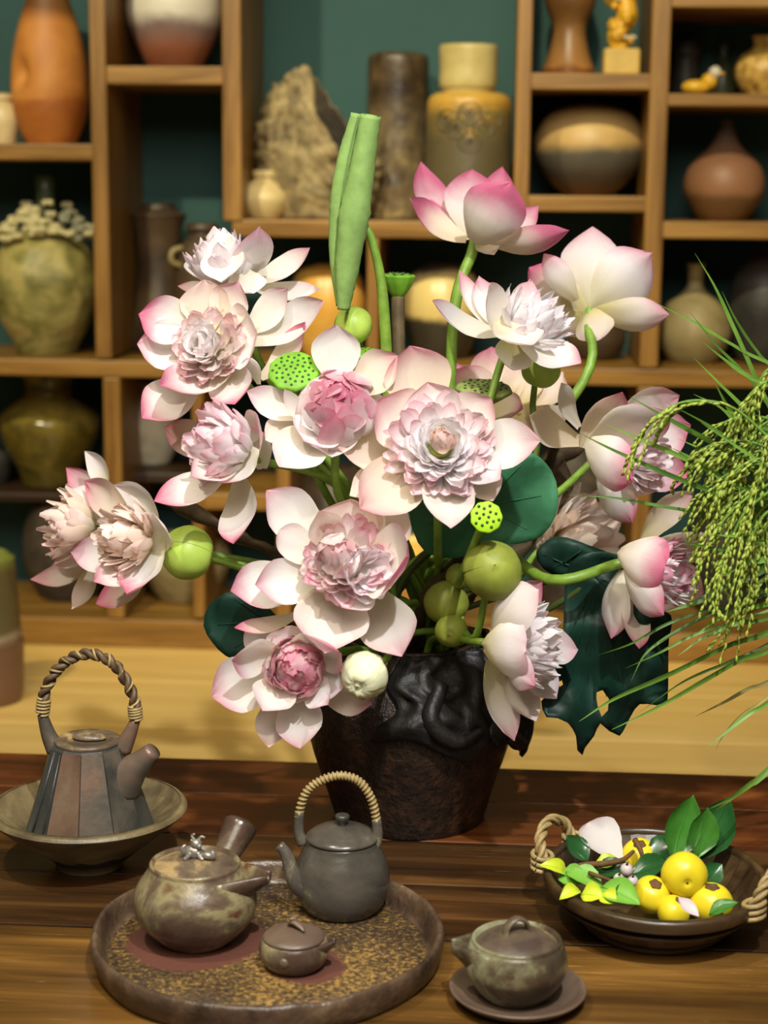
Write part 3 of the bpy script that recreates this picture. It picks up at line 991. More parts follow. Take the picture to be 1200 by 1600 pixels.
def petal_geo(base, tip, inward, w, bulge=0.12, cup=0.8, nu=13, nv=8, prof=PROF, curl=0.0, rough=0.0, seed=0.0, twist=0.0, fold=0.0):
    base, tip = Vector(base), Vector(tip)
    Lv = tip - base
    l = Lv.length
    t = Lv / l
    n = Vector(inward) - t * t.dot(Vector(inward))
    if n.length < 1e-4: n = frame(t)[0]
    n.normalize()
    s = t.cross(n)
    V, UV, Fc = [], [], []
    for i in range(nu + 1):
        u = i / nu
        uu = 1 - (1 - u) ** 1.25
        ww = w / 2 * pf(prof, uu)
        c = base + Lv * uu - n * (bulge * l * 4 * uu * (1 - uu) * (1.15 - .3 * uu)) + n * (curl * l * uu ** 5)
        tw = twist * (uu - .3)
        ss = s * math.cos(tw) + n * math.sin(tw)
        nn = n * math.cos(tw) - s * math.sin(tw)
        for j in range(nv + 1):
            v = -1 + 2 * j / nv
            a = v * cup
            x = math.sin(a) / max(cup, 1e-3) * ww
            y = (1 - math.cos(a)) / max(cup, 1e-3) * ww
            p = c + ss * x + nn * (y + fold * ww * abs(v))
            if rough:
                q = Vector((v * 1.7 + seed, uu * 2.6, seed * 3.1))
                p = p + nn * (rough * w * (noise.noise(q) * .7 + .5 * noise.noise(q * 2.3) * abs(v))) + t * (rough * .4 * w * noise.noise(q * 3) * abs(v) * (1 if 0 < i < nu else .4))
            V.append(p)
            UV.append((j / nv, uu))
    for i in range(nu):
        for j in range(nv):
            k = i * (nv + 1) + j
            Fc.append((k, k + 1, k + nv + 2, k + nv + 1))
    return V, Fc, UV


def cvec(a):
    return (RT * a[0] + UP * a[1] - F * a[2]).normalized()


def core_geo(c0, n, rng, count, L, w, th0, th1, bulge=0.15, var=0.25, pink=(0.2, 0.7), cream=0.3, warm=0.3, prof=FRILL, cup=0.7, rough=0.16, curl=0.0, spread=0.0, ecc=1.0, inner_pale=0.0, nu=5, nv=4):
    geos, tints = [], []
    count = int(count * 1.15)
    x, y, _ = frame(n)
    for i in range(count):
        f = math.sqrt((i + .5) / count)
        th = R_(th0 + (th1 - th0) * f + rng.uniform(-6, 6))
        ph = i * 2.39996 + rng.uniform(-.25, .25)
        rad = x * math.cos(ph) + y * math.sin(ph)
        d = n * math.cos(th) + rad * math.sin(th)
        l = L * (1 - var * rng.random()) * (1 - (1 - ecc) * f)
        b = c0 + rad * (spread * f)
        tip = b + d * l
        inward = n * math.sin(th) - rad * math.cos(th)
        ww = w * rng.uniform(.7, 1.25)
        geos.append(petal_geo(b, tip, inward, ww, bulge * rng.uniform(.6, 1.4), cup, nu, nv, prof, curl * rng.uniform(.2, 1.4), rough, rng.uniform(0, 50), rng.uniform(-.5, .5)))
        pk = (pink[0] + (pink[1] - pink[0]) * rng.random()) * .60
        pk *= 1 - inner_pale * (1 - f)
        tints += [(pk, cream, warm * rng.uniform(.5, 1.2))] * len(geos[-1][0])
    return join(*geos), tints


def stem_path(a, d, end=None, sag=0.0, bow=0.0, rng=random):
    end = end or MOUTH + Vector((rng.uniform(-.05, .05), rng.uniform(-.04, .04), -.05))
    L = (a - end).length
    up = end + Vector((0, 0, .07)) + (a - end) * .15
    p1 = a + d * min(.10, L * .3)
    if a.z < MOUTH.z + .05:
        top = Vector((end.x, end.y, MOUTH.z + .012)).lerp(Vector((a.x, a.y, MOUTH.z + .012)), .35)
        return crom([a, a + d * .015, top, end], 24)
    return crom([a, a + d * .02, p1, up, end], 28)


def flower(label, c, Y, axis, petals, core=None, open_=72, pink=.55, cream=.35, warm=.35, seed=0, stem=True, stem_r=.0042,
           bulge=.13, cup=.75, rough=.05, deep=.03, stem_mat='stem', end=None, pod=None, stem_dir=None, group='lotus flowers in the vase'):
    """petals: (tipx, tipy, width, [basex, basey], options dict)"""
    rng = random.Random(seed)
    n = cvec(axis)
    C0 = P(c[0], c[1], Y)
    k = sc(C0)
    base0 = C0 - n * deep
    root = thing('lotus_flower', label, 'flower', base0, group)
    for pt in petals:
        opt = dict(pt[-1]) if isinstance(pt[-1], dict) else {}
        nums = [q for q in pt if not isinstance(q, dict)]
        tx, ty, w = nums[:3]
        if len(nums) >= 5:
            b = P(nums[3], nums[4], Y + opt.get('by', 0.0) + deep * max(0.0, axis[2]) * .8)
            if opt.get('d', 0) >= .03 and axis[2] < .7:
                b = P(nums[3], nums[4], Y - .028)
        else:
            b = base0.copy()
        t0 = P(tx, ty, b.y)
        dx = (t0 - b)
        ln = dx.length
        if 'd' in opt:
            tip = P(tx, ty, b.y - opt['d'])
        else:
            best = None
            th = R_(opt.get('open', open_))
            for q in range(-14, 15):
                o_ = q / 10 * ln
                tp = P(tx, ty, b.y - o_)
                Lq = tp - b
                e = abs(Lq.angle(n) - th) + .16 * abs(q / 10)
                if best is None or e < best[0]: best = (e, tp)
            tip = best[1]
        inw = n if 'inw' not in opt else cvec(opt['inw'])
        ld = (tip - b).normalized()
        np_ = (inw - ld * inw.dot(ld))
        vw = (CAM - b).normalized()
        vp_ = (vw - ld * vw.dot(ld)).normalized()
        if np_.length > 1e-3:
            np_.normalize()
            dv = np_.dot(vp_)
            if abs(dv) < .62:
                inw = np_ + vp_ * (.85 if dv > -.25 else -.85)
        g = petal_geo(b, tip, inw, w * k * 1.10, opt.get('bulge', bulge), opt.get('cup', cup), 15, 10, opt.get('prof', PROF), opt.get('curl', rng.uniform(-.05, .07)),
                      opt.get('rough', rough), rng.uniform(0, 99), opt.get('twist', rng.uniform(-.15, .15)))
        mesh('petal', g, MAT['petal'], root, tint=(opt.get('pink', pink * rng.uniform(.75, 1.2)), opt.get('cream', cream), opt.get('warm', warm * rng.uniform(.4, 1.3))))
    for cr in (core if isinstance(core, list) else [core] if core else []):
        cr = dict(cr)
        off = cr.pop('at', None)
        cb = base0 if off is None else P(off[0], off[1], Y + cr.pop('dy', 0.0)) - n * cr.pop('back', deep)
        ax = cr.pop('axis', None)
        L = cr.pop('L') * k * 1.16
        w = cr.pop('w') * k * 1.12
        if 'spread' in cr: cr['spread'] *= k
        g, tn = core_geo(cb, cvec(ax) if ax else n, rng, cr.pop('n'), L, w, cr.pop('th0', 0), cr.pop('th1', 60), **cr)
        tag(mesh('inner_petals', g, MAT['petal'], root, tint=tn), kind='stuff')
    if pod:
        mesh('seed_pod', lathe(smooth_prof([(.004, -.012), (.009, -.004), (.012, .004), (.011, .008), (.004, .009), (.0001, .009)], 14), C0 + n * pod, 16, n), MAT['bud_olive'], root)
    if stem:
        a = base0 + n * .004
        dirn = cvec(stem_dir) if stem_dir else -n
        mesh('stem', tube(stem_path(a, dirn, end, rng=rng), [stem_r * .9, stem_r, stem_r], 8), MAT[stem_mat], root)
    return root


# ---- left side
flower('large pink-rimmed lotus facing front at upper left, with a shaggy rosy heart', (322, 528), 1.68, (-.25, .30, .95), [
    (222, 652, 84, 312, 588, {'by': .015, 'pink': .7}), (505, 470, 66, 392, 535, {'by': .02, 'pink': .45}), (452, 452, 60, 385, 520, {'by': .025, 'pink': .45}),
    (480, 505, 56, 408, 592, {'by': .01, 'pink': .75, 'warm': .8, 'inw': (-.6, .5, .2)}),
    (318, 436, 84, 325, 520, {'pink': .35, 'warm': .9}), (372, 440, 72, 340, 520, {'pink': .5, 'warm': .6}),
    (216, 490, 84, 315, 515, {'pink': .85}), (214, 536, 86, 318, 545, {'pink': .5}),
    (404, 520, 110, 335, 545, {'pink': .3, 'prof': ROUND}), (368, 634, 74, 350, 560, {'pink': .8}),
    (250, 600, 88, 372, 558, {'pink': .75, 'bulge': .2, 'd': .05, 'inw': (.2, .9, .6)}),
    (386, 556, 34, 405, 600, {'pink': .05, 'd': .03, 'warm': 0, 'prof': ROUND, 'cup': 1.3})],
    [dict(n=64, L=64, w=26, th0=30, th1=78, pink=(.4, .8), warm=.5, at=(318, 530)), dict(n=26, L=46, w=30, th0=5, th1=45, pink=(0, .3), cream=.5, warm=.2, at=(312, 535), back=.018)],
    seed=1, stem_dir=(.6, -.7, -.3))
flower('upright cream lotus with a ragged fan of petals at top left', (360, 425), 1.79, (-.12, .97, .18), [
    (487, 392, 52, 385, 440, {'pink': .5, 'open': 70}), (500, 455, 46, 390, 446, {'pink': .3, 'inw': (0, .9, .2)}), (278, 448, 30, 345, 446, {'pink': .5}),
    (395, 462, 60, 375, 420, {'pink': .1, 'd': .03}), (298, 400, 60, 345, 440, {'pink': .25, 'by': .02}), (408, 362, 70, 370, 440, {'pink': .5, 'by': .02}),
    (345, 440, 70, 352, 372, {'pink': .1, 'd': .04})],
    [dict(n=90, L=88, w=34, th0=0, th1=50, pink=(.15, .5), cream=.5, warm=.15, at=(355, 450), back=0.0, dy=-.012, rough=.14, ecc=.85, prof=NARROW)], seed=2, stem_dir=(.4, -.9, -.1))
flower('rosy lotus turned left below the large upper left one', (345, 700), 1.66, (-.85, .25, .50), [
    (255, 668, 60, 340, 705, {'by': .02, 'pink': .6, 'warm': .9}), (312, 632, 74, 350, 700, {'by': .01, 'pink': .65}), (408, 645, 70, 372, 722, {'by': .01, 'pink': .5, 'inw': (-.9, -.2, .4)}),
    (362, 846, 68, 372, 740, {'pink': .7}), (242, 786, 66, 362, 728, {'pink': .75, 'd': .03, 'inw': (-.2, .9, .3)}),
    (300, 742, 60, 375, 715, {'pink': .5, 'd': .05, 'inw': (-.2, .9, .5)}), (345, 757, 60, 400, 700, {'pink': .6, 'd': .03, 'inw': (-.6, .6, .5)}),
    (376, 658, 88, 412, 732, {'pink': .8, 'd': .02, 'inw': (-.8, .3, .5), 'prof': ROUND})],
    [dict(n=64, L=92, w=30, th0=0, th1=56, pink=(.45, .8), warm=.2, at=(382, 706), back=0.0, dy=-.015, ecc=.92)], seed=3, stem_dir=(.9, -.3, -.2))
flower('cream lotus opening to the left beside the round green bud', (190, 850), 1.67, (-.80, .10, .60), [
    (130, 752, 64, 205, 820, {'pink': .6, 'warm': .9, 'by': .02}), (178, 758, 80, 250, 838, {'pink': .15, 'by': .01, 'inw': (-.7, -.5, .6)}),
    (112, 862, 62, 200, 870, {'pink': .55, 'by': .01}), (155, 946, 66, 238, 880, {'pink': .7, 'warm': .8, 'inw': (-.2, .9, .3)}), (146, 908, 56, 225, 880, {'pink': .6, 'd': .03, 'inw': (-.4, .8, .5)}),
    (196, 926, 84, 252, 842, {'pink': .7, 'd': .04, 'inw': (-.6, .5, .8)}), (238, 800, 70, 250, 860, {'pink': .05, 'd': .03, 'inw': (-.9, .0, .5)})],
    [dict(n=64, L=82, w=26, th0=0, th1=56, pink=(.0, .35), cream=.7, warm=1.0, at=(232, 846), back=0.0, dy=-.012, ecc=.92)], cream=.4, seed=4, stem_dir=(.95, -.2, -.2))
flower('pale peach lotus at the far left behind the cream one', (110, 815), 1.76, (-.95, .15, .25), [
    (52, 906, 44, 142, 868, {'pink': .55, 'warm': .6}), (116, 952, 44, 150, 872, {'pink': .2, 'warm': .7, 'cream': .8}), (138, 706, 42, 166, 772, {'pink': .1, 'cream': 1, 'inw': (-.9, -.2, .2)}),
    (106, 732, 54, 158, 812, {'pink': .7}), (112, 765, 66, 165, 815, {'pink': .3, 'd': .02}), (68, 846, 56, 148, 846, {'pink': .6, 'warm': .7}), (84, 888, 50, 150, 850, {'pink': .5, 'd': .02})],
    [dict(n=64, L=82, w=24, th0=0, th1=52, pink=(.1, .45), cream=.6, warm=1, at=(150, 826), back=0.0, ecc=.9)], seed=5, stem_dir=(.95, -.25, .1))

# ---- centre
flower('lotus with a closed pink ball heart and spreading white outer petals', (527, 612), 1.62, (-.02, .35, .93), [
    (525, 508, 80, 525, 600, {'by': .01, 'pink': .35}), (622, 556, 74, 548, 612, {'by': .012, 'pink': .5, 'warm': .8}), (600, 622, 60, 545, 640, {'by': .015, 'pink': .2}),
    (385, 612, 54, 478, 650, {'by': .01, 'pink': .4}), (414, 690, 60, 480, 650, {'by': .02, 'pink': .1, 'warm': .7}), (436, 733, 88, 508, 660, {'pink': .25, 'cream': .6}), (520, 716, 80, 520, 650, {'by': .01, 'cream': .8, 'pink': .1}),
    (443, 608, 28, 486, 668, {'pink': .2, 'd': .02}), (478, 692, 84, 520, 650, {'pink': .45, 'd': .03, 'prof': ROUND}), (470, 662, 36, 505, 660, {'pink': .3, 'd': .03}),
    (577, 660, 44, 535, 655, {'pink': .55, 'd': .03}), (500, 664, 40, 520, 650, {'pink': .3, 'd': .035})],
    [dict(n=46, L=78, w=52, th0=0, th1=40, bulge=.50, var=.12, pink=(.75, 1.0), cream=.2, warm=.3, at=(526, 618), back=.042, rough=.06, cup=.9, curl=.35, prof=ROUND, nu=9, nv=5, inner_pale=-.1)],
    seed=6, stem_dir=(0, -.9, -.4))
flower('widest lotus at the centre, frilly pink ring round a gaping cream heart', (690, 690), 1.60, (.05, .30, .95), [
    (640, 540, 112, 668, 650, {'by': .03, 'pink': .55, 'warm': .9}), (528, 700, 82, 625, 695, {'by': .025, 'pink': .3, 'warm': 1}), (548, 772, 60, 640, 720, {'by': .03, 'pink': .1, 'cream': .7, 'warm': .8}),
    (770, 782, 66, 730, 715, {'by': .02, 'pink': .2, 'warm': .9}),
    (588, 628, 108, 672, 690, {'by': .01, 'pink': .55, 'warm': .6}), (668, 597, 92, 686, 680, {'by': .008, 'pink': .45}), (768, 622, 84, 700, 684, {'by': .005, 'pink': .5, 'warm': .6}),
    (844, 688, 88, 708, 700, {'by': .005, 'pink': .45, 'warm': .3}), (705, 826, 84, 695, 700, {'by': .003, 'pink': .3, 'warm': .5}), (562, 797, 102, 680, 705, {'by': .008, 'pink': .45, 'warm': .9}),
    (782, 752, 62, 715, 705, {'pink': .4})],
    [dict(n=84, L=86, w=30, th0=42, th1=80, pink=(.35, .75), warm=.25, cream=.1, at=(690, 688), rough=.14), dict(n=26, L=58, w=40, th0=20, th1=62, pink=(0, .25), cream=.3, warm=.05, at=(692, 692), back=.022),
     dict(n=20, L=44, w=24, th0=8, th1=35, pink=(.1, .4), cream=.9, warm=1, at=(692, 690), back=.012, curl=.3)], pod=-.016, seed=7, stem_dir=(0, -.85, -.5))
flower('broad front lotus low in the bunch, rosy crumpled heart with white petals', (540, 868), 1.56, (.05, .30, .95), [
    (417, 766, 86, 505, 850, {'by': .02, 'pink': .5}), (634, 792, 84, 575, 850, {'by': .022, 'pink': .25, 'warm': .8}), (360, 924, 84, 480, 900, {'by': .022, 'pink': .6}), (628, 1024, 96, 575, 915, {'by': .02, 'pink': .5, 'warm': .5}),
    (548, 780, 108, 545, 858, {'by': .01, 'pink': .4, 'warm': .8}), (436, 828, 58, 505, 885, {'by': .006, 'pink': .15, 'prof': ROUND}), (398, 914, 78, 510, 900, {'by': .006, 'pink': .5}), (508, 1018, 122, 530, 905, {'by': .006, 'pink': .4}),
    (366, 982, 34, 470, 958, {'by': .02, 'pink': .7, 'warm': 1, 'inw': (0, .9, .2)}),
    (642, 872, 136, 555, 885, {'pink': .7, 'd': .055, 'cup': 1.0, 'bulge': .22}), (532, 950, 80, 575, 890, {'pink': .5, 'd': .05, 'bulge': .22}), (500, 800, 60, 520, 860, {'pink': .3, 'd': .03, 'warm': .7})],
    [dict(n=60, L=78, w=30, th0=25, th1=72, pink=(.55, .95), warm=.4, at=(540, 868), rough=.12), dict(n=22, L=56, w=32, th0=8, th1=42, pink=(.3, .8), cream=.2, warm=.6, at=(528, 866), back=.014, curl=.35, bulge=.3),
     dict(n=16, L=60, w=34, th0=20, th1=50, pink=(0, .15), cream=.2, warm=0, at=(560, 880), back=.016, axis=(.45, -.1, .9))], seed=8, stem_dir=(.3, -.6, -.7))
flower('lowest lotus hanging forward beside the vase with a deep mauve-pink heart', (452, 1045), 1.55, (-.25, .05, .97), [
    (420, 1168, 62, 438, 1075, {'by': .02, 'pink': .3, 'warm': .6}), (582, 1098, 66, 490, 1070, {'by': .02, 'pink': .5, 'warm': .7}), (330, 1088, 92, 432, 1045, {'by': .008, 'pink': .55}), (468, 1169, 80, 468, 1072, {'by': .006, 'pink': .45}),
    (538, 1075, 64, 478, 1050, {'by': .006, 'pink': .4}), (385, 975, 60, 440, 1030, {'by': .02, 'pink': .3}), (362, 1032, 78, 440, 1022, {'pink': .6, 'd': .03, 'inw': (-.2, -.5, .9)}), (536, 1018, 92, 455, 1018, {'pink': .7, 'd': .04, 'inw': (0, -.6, .9)}),
    (410, 1108, 74, 450, 1058, {'pink': .4, 'd': .04}), (512, 1100, 56, 478, 1062, {'pink': .55, 'd': .03}), (455, 978, 80, 455, 1030, {'pink': .35})],
    [dict(n=64, L=60, w=34, th0=0, th1=66, bulge=.34, var=.2, pink=(.7, 1.0), cream=.1, warm=.4, at=(454, 1042), back=.034, rough=.14, curl=.3)], seed=9, stem_dir=(.7, .3, -.6))

# ---- right side
flower('open pink lotus seen from the side at the very top of the bunch', (745, 365), 1.86, (.08, .95, .20), [
    (786, 264, 66, 750, 368, {'by': .03, 'pink': 0.87}), (652, 305, 40, 730, 368, {'by': .03, 'pink': 1.16}), (738, 262, 92, 740, 372, {'by': .022, 'pink': 0.72}), (656, 258, 72, 732, 374, {'by': .012, 'pink': 1.09}),
    (840, 325, 50, 765, 372, {'by': .02, 'pink': 0.65}), (637, 314, 66, 728, 376, {'d': .02, 'pink': 1.30, 'warm': .9}), (889, 366, 58, 755, 378, {'d': .02, 'pink': 1.23, 'warm': .9, 'inw': (.0, .95, -.1)}),
    (798, 286, 100, 742, 380, {'d': .035, 'pink': 1.30, 'inw': (.2, .6, -.6)}), (772, 397, 40, 748, 370, {'d': .02, 'cream': .9, 'pink': 0, 'warm': .5})],
    None, deep=.005, pink=.7, seed=10, stem_dir=(-.25, -.95, 0), stem_r=.0062)
flower('cream lotus with pink tips seen from behind at upper right', (922, 480), 1.90, (.05, .55, -.80), [
    (850, 396, 44, 900, 470, {'by': -.02, 'pink': .6}), (826, 418, 84, 905, 490, {'pink': .85, 'warm': .8, 'd': -.02}), (856, 470, 90, 916, 488, {'pink': .2, 'cream': .8, 'warm': .8, 'd': -.015}), (925, 356, 100, 922, 484, {'pink': .45, 'd': -.03}), (1017, 394, 106, 926, 486, {'pink': .55, 'd': -.01}),
    (1000, 488, 56, 930, 488, {'pink': .1, 'by': .02}), (1045, 492, 62, 928, 488, {'pink': .5, 'cream': .9, 'warm': .6, 'd': .02, 'inw': (0, .8, -.5)}), (936, 532, 64, 918, 482, {'pink': .05, 'cream': .8, 'warm': .9, 'd': .02}), (868, 520, 70, 914, 484, {'pink': .05, 'cream': 1, 'warm': .8})],
    None, deep=.0, pink=.5, cream=.6, seed=11, stem_dir=(-.15, -.9, .3), stem_r=.0055, open_=80)
flower('white double lotus with spiky petals fanning right, below the top bloom', (805, 520), 1.74, (.42, .80, .42), [
    (675, 470, 52, 785, 522, {'pink': .5, 'inw': (.2, .9, .2)}), (718, 422, 36, 780, 520, {'pink': .6}), (748, 432, 54, 788, 520, {'pink': .55}), (800, 583, 62, 805, 520, {'cream': 1, 'pink': .1, 'inw': (.2, .5, .4)}),
    (908, 567, 62, 815, 535, {'pink': .5, 'd': .03, 'inw': (.2, .8, .4)}), (760, 442, 66, 796, 530, {'pink': .4, 'd': .03}), (834, 438, 68, 805, 530, {'pink': .5, 'd': .02}), (832, 536, 74, 775, 498, {'pink': .25, 'd': .05, 'cream': .5, 'prof': ROUND, 'inw': (.3, .8, -.3)})],
    [dict(n=70, L=86, w=22, th0=0, th1=56, pink=(0, .4), cream=.1, warm=.05, axis=(.6, .62, .45), at=(808, 528), back=0.0, rough=.16, ecc=.95, prof=NARROW)], seed=12, stem_dir=(-.3, -.95, 0))
flower('peach lotus half hidden between the centre bloom and the right bloom', (790, 625), 1.86, (.1, .75, .5), [
    (705, 578, 80, 790, 640, {'pink': .6, 'warm': .9}), (768, 540, 90, 790, 640, {'pink': .6, 'warm': 1}), (880, 582, 80, 800, 645, {'pink': .2, 'warm': 1, 'cream': .8}), (818, 640, 60, 740, 632, {'pink': .6, 'cream': 1, 'warm': .8, 'd': .04}),
    (882, 672, 84, 800, 645, {'pink': .2, 'warm': 1}), (850, 695, 70, 800, 640, {'pink': .1, 'warm': 1, 'cream': .6}), (690, 560, 60, 760, 640, {'pink': .9}), (835, 560, 70, 795, 640, {'warm': 1, 'cream': 1, 'pink': 0})],
    None, seed=13, warm=.9, stem_dir=(-.2, -.9, 0))
flower('pink-flushed lotus facing right behind the drooping rice ear', (985, 700), 1.74, (.72, -.05, .66), [
    (880, 600, 34, 905, 668, {'by': .03, 'pink': .1}), (830, 650, 60, 905, 690, {'by': .04, 'pink': .1, 'warm': 1}), (1062, 618, 92, 950, 690, {'by': .02, 'pink': .55}), (1080, 664, 80, 985, 705, {'by': .02, 'pink': .7}), (1076, 740, 70, 975, 728, {'by': .012, 'pink': .8}),
    (973, 613, 84, 910, 700, {'pink': .6, 'warm': 1, 'd': .01, 'inw': (.6, -.7, .1)}), (1048, 640, 96, 925, 690, {'pink': .6, 'd': .03, 'inw': (.5, -.7, .3)}),
    (990, 816, 70, 935, 740, {'pink': .65, 'd': .02, 'inw': (.8, .3, -.2)}), (985, 752, 92, 915, 692, {'pink': .9, 'd': .05, 'inw': (.6, .2, -.7), 'cup': .9}), (1040, 762, 60, 960, 735, {'pink': .5, 'd': .02})],
    [dict(n=60, L=66, w=24, th0=0, th1=62, pink=(.3, .8), cream=.1, warm=.3, at=(990, 715), back=0.01, rough=.14)], seed=14, stem_dir=(-.7, -.6, -.2))
flower('half-open mauve-hearted lotus nodding right under the rice', (1030, 880), 1.69, (.75, -.10, .62), [
    (1078, 766, 62, 1000, 850, {'by': .03, 'pink': .35, 'warm': .9, 'cream': .8, 'inw': (.6, -.7, .3)}), (1118, 866, 84, 1015, 850, {'by': .012, 'pink': .55, 'inw': (.5, -.8, .4)}), (1100, 926, 72, 1030, 900, {'by': .01, 'pink': .5}), (1060, 945, 60, 1015, 905, {'by': .005, 'pink': .5}),
    (994, 1016, 56, 1000, 905, {'by': .012, 'pink': .7, 'warm': .7}), (958, 998, 60, 972, 890, {'pink': .55, 'd': .01, 'inw': (.9, .1, -.2)}), (1034, 962, 76, 975, 880, {'pink': .65, 'd': .045, 'inw': (.6, .4, -.6)}), (1034, 884, 86, 966, 862, {'pink': .8, 'd': .05, 'inw': (.5, -.2, -.8), 'cup': .95, 'prof': ROUND})],
    [dict(n=54, L=68, w=26, th0=10, th1=56, pink=(.75, 1), cream=0, warm=.2, at=(1010, 888), back=0.0, rough=.14), dict(n=40, L=72, w=7, th0=20, th1=40, pink=(0, .1), cream=0, warm=0, at=(1015, 892), back=0.0, rough=.1)],
    seed=15, stem_dir=(-.97, -.2, 0), stem_r=.0058, end=PZ(700, 930, TZ + VH * 1.1))
flower('shaded cream lotus tucked behind the two right-hand blooms', (880, 845), 1.83, (.70, .15, .68), [
    (872, 782, 90, 860, 860, {'pink': .15}), (838, 850, 80, 880, 850, {'pink': .1, 'd': .0}), (930, 775, 80, 875, 850, {'pink': .1}), (868, 905, 86, 872, 840, {'pink': .2}), (975, 800, 70, 885, 845, {'pink': .1, 'warm': .8}), (975, 870, 70, 885, 855, {'pink': .1})],
    [dict(n=44, L=96, w=26, th0=5, th1=62, pink=(0, .2), cream=.6, warm=.9, at=(868, 852), back=0.0)], cream=.6, warm=.7, seed=16, stem_dir=(-.6, -.7, 0))
flower('white lotus with spiky petals fanning right in front of the torn leaf', (805, 1000), 1.63, (.88, .15, .45), [
    (902, 1016, 62, 830, 1000, {'by': .015, 'pink': .4}), (868, 1092, 62, 815, 1015, {'by': .015, 'pink': .3}), (835, 1128, 66, 792, 1030, {'by': .012, 'pink': .2, 'inw': (.8, .5, .3)}), (842, 908, 66, 795, 985, {'pink': .75, 'by': .008, 'inw': (.7, -.6, .3)}),
    (836, 920, 84, 768, 985, {'pink': .3, 'd': .03, 'cream': .4, 'inw': (.7, -.5, -.4)}), (806, 1157, 64, 764, 1030, {'pink': .5, 'cream': .8, 'd': .02, 'inw': (.8, .3, .3)}), (824, 1018, 92, 754, 1010, {'pink': .35, 'd': .045, 'cream': .8, 'inw': (.6, .1, -.8), 'prof': ROUND}), (832, 1072, 56, 790, 1020, {'pink': .6, 'd': .045, 'inw': (.6, .4, -.4)})],
    [dict(n=84, L=92, w=24, th0=0, th1=58, pink=(.0, .45), cream=.25, warm=.2, at=(788, 1006), back=0.0, rough=.16, ecc=.95, prof=NARROW)], seed=17, stem_dir=(-.98, .1, 0))


# ------------------------------------------------------------------ buds
def bud(label, c, Y, r, axis, mat, stem_dir, seams=5, elong=1.15, stem=True, end=None, seed=0, stem_r=.004, crumple=0.0):
    C0 = P(c[0], c[1], Y)
    R = r * sc(C0)
    n = cvec(axis)
    rng = random.Random(seed)
    root = thing('lotus_bud', label, 'bud', C0 - n * R, 'lotus buds in the vase')
    x, y, _ = frame(n)
    prof = [(.0001, -1.0), (.45, -.93), (.82, -.62), (1, -.1), (.96, .3), (.72, .72), (.4, .98), (.16, elong + .0), (.02, elong + .06)]
    prof = smooth_prof([(a * R, h * R) for a, h in prof], 18)
    mesh('heart', lathe([(a * .95, h * .97) for a, h in prof], C0, 20, n), mat, root)
    for k in range(seams):
        ph = k * 2 * math.pi / seams + rng.uniform(-.2, .2)
        V, Fc, UV = [], [], []
        nv, nu = 10, 16
        wd = 2 * math.pi / seams * .72
        for i in range(nu + 1):
            u = i / nu
            a_, h_ = prof[min(len(prof) - 1, int(u * (len(prof) - 1)))]
            for j in range(nv + 1):
                v = -1 + 2 * j / nv
                an = ph + v * wd * (1 if u < .7 else 1 - (u - .7) * .8)
                rr = a_ * (1.02 + .035 * (1 - v * v) + .02 * ((k * 2) % 5)) + .0005
                pv = C0 + (x * math.cos(an) + y * math.sin(an)) * rr + n * h_ * 1.01
                if crumple:
                    pv = C0 + (pv - C0) * (1 + crumple * noise.noise((pv - C0) * 130) + crumple * .6 * noise.noise(Vector((an * 6, u * 2, 3))))
                V.append(pv)
                UV.append((j / nv, u))
        for i in range(nu):
            for j in range(nv):
                q = i * (nv + 1) + j
                Fc.append((q, q + 1, q + nv + 2, q + nv + 1))
        mesh('sepal', (V, Fc, UV), mat, root)
    if stem:
        mesh('stem', tube(stem_path(C0 - n * R * .95, cvec(stem_dir), end, rng=rng), [stem_r * .8, stem_r], 8), MAT['stem'], root)
    return root


bud('round bright green bud at the left beside the cream lotus', (293, 864), 1.66, 39, (-1, .25, .15), MAT['bud'], (.95, -.3, -.2), 4, 1.12, seed=1)
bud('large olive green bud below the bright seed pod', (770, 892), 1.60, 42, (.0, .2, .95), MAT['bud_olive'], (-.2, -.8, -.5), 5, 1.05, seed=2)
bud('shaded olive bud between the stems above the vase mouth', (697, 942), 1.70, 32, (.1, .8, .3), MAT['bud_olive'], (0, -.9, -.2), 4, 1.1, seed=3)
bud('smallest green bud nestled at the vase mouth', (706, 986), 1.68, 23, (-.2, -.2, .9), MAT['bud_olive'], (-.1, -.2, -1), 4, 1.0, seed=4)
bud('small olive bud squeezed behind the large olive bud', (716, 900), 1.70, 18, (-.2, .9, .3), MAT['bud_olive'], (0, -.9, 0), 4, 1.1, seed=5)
bud('creamy white closed bud hanging in front of the dark vase', (570, 1056), 1.56, 34, (-.35, -.45, .85), MAT['bud_white'], (.85, .35, -.3), 6, .90, seed=6, crumple=.07)
bud('pale green bud under the tip of the rolled leaf', (552, 508), 1.76, 27, (-.3, .5, .6), MAT['bud'], (.1, -.9, -.2), 5, 1.0, seed=7)
bud('green bud under the white spiky lotus', (845, 577), 1.80, 28, (.3, .8, .2), MAT['bud'], (-.1, -.9, .1), 4, 1.05, seed=8)


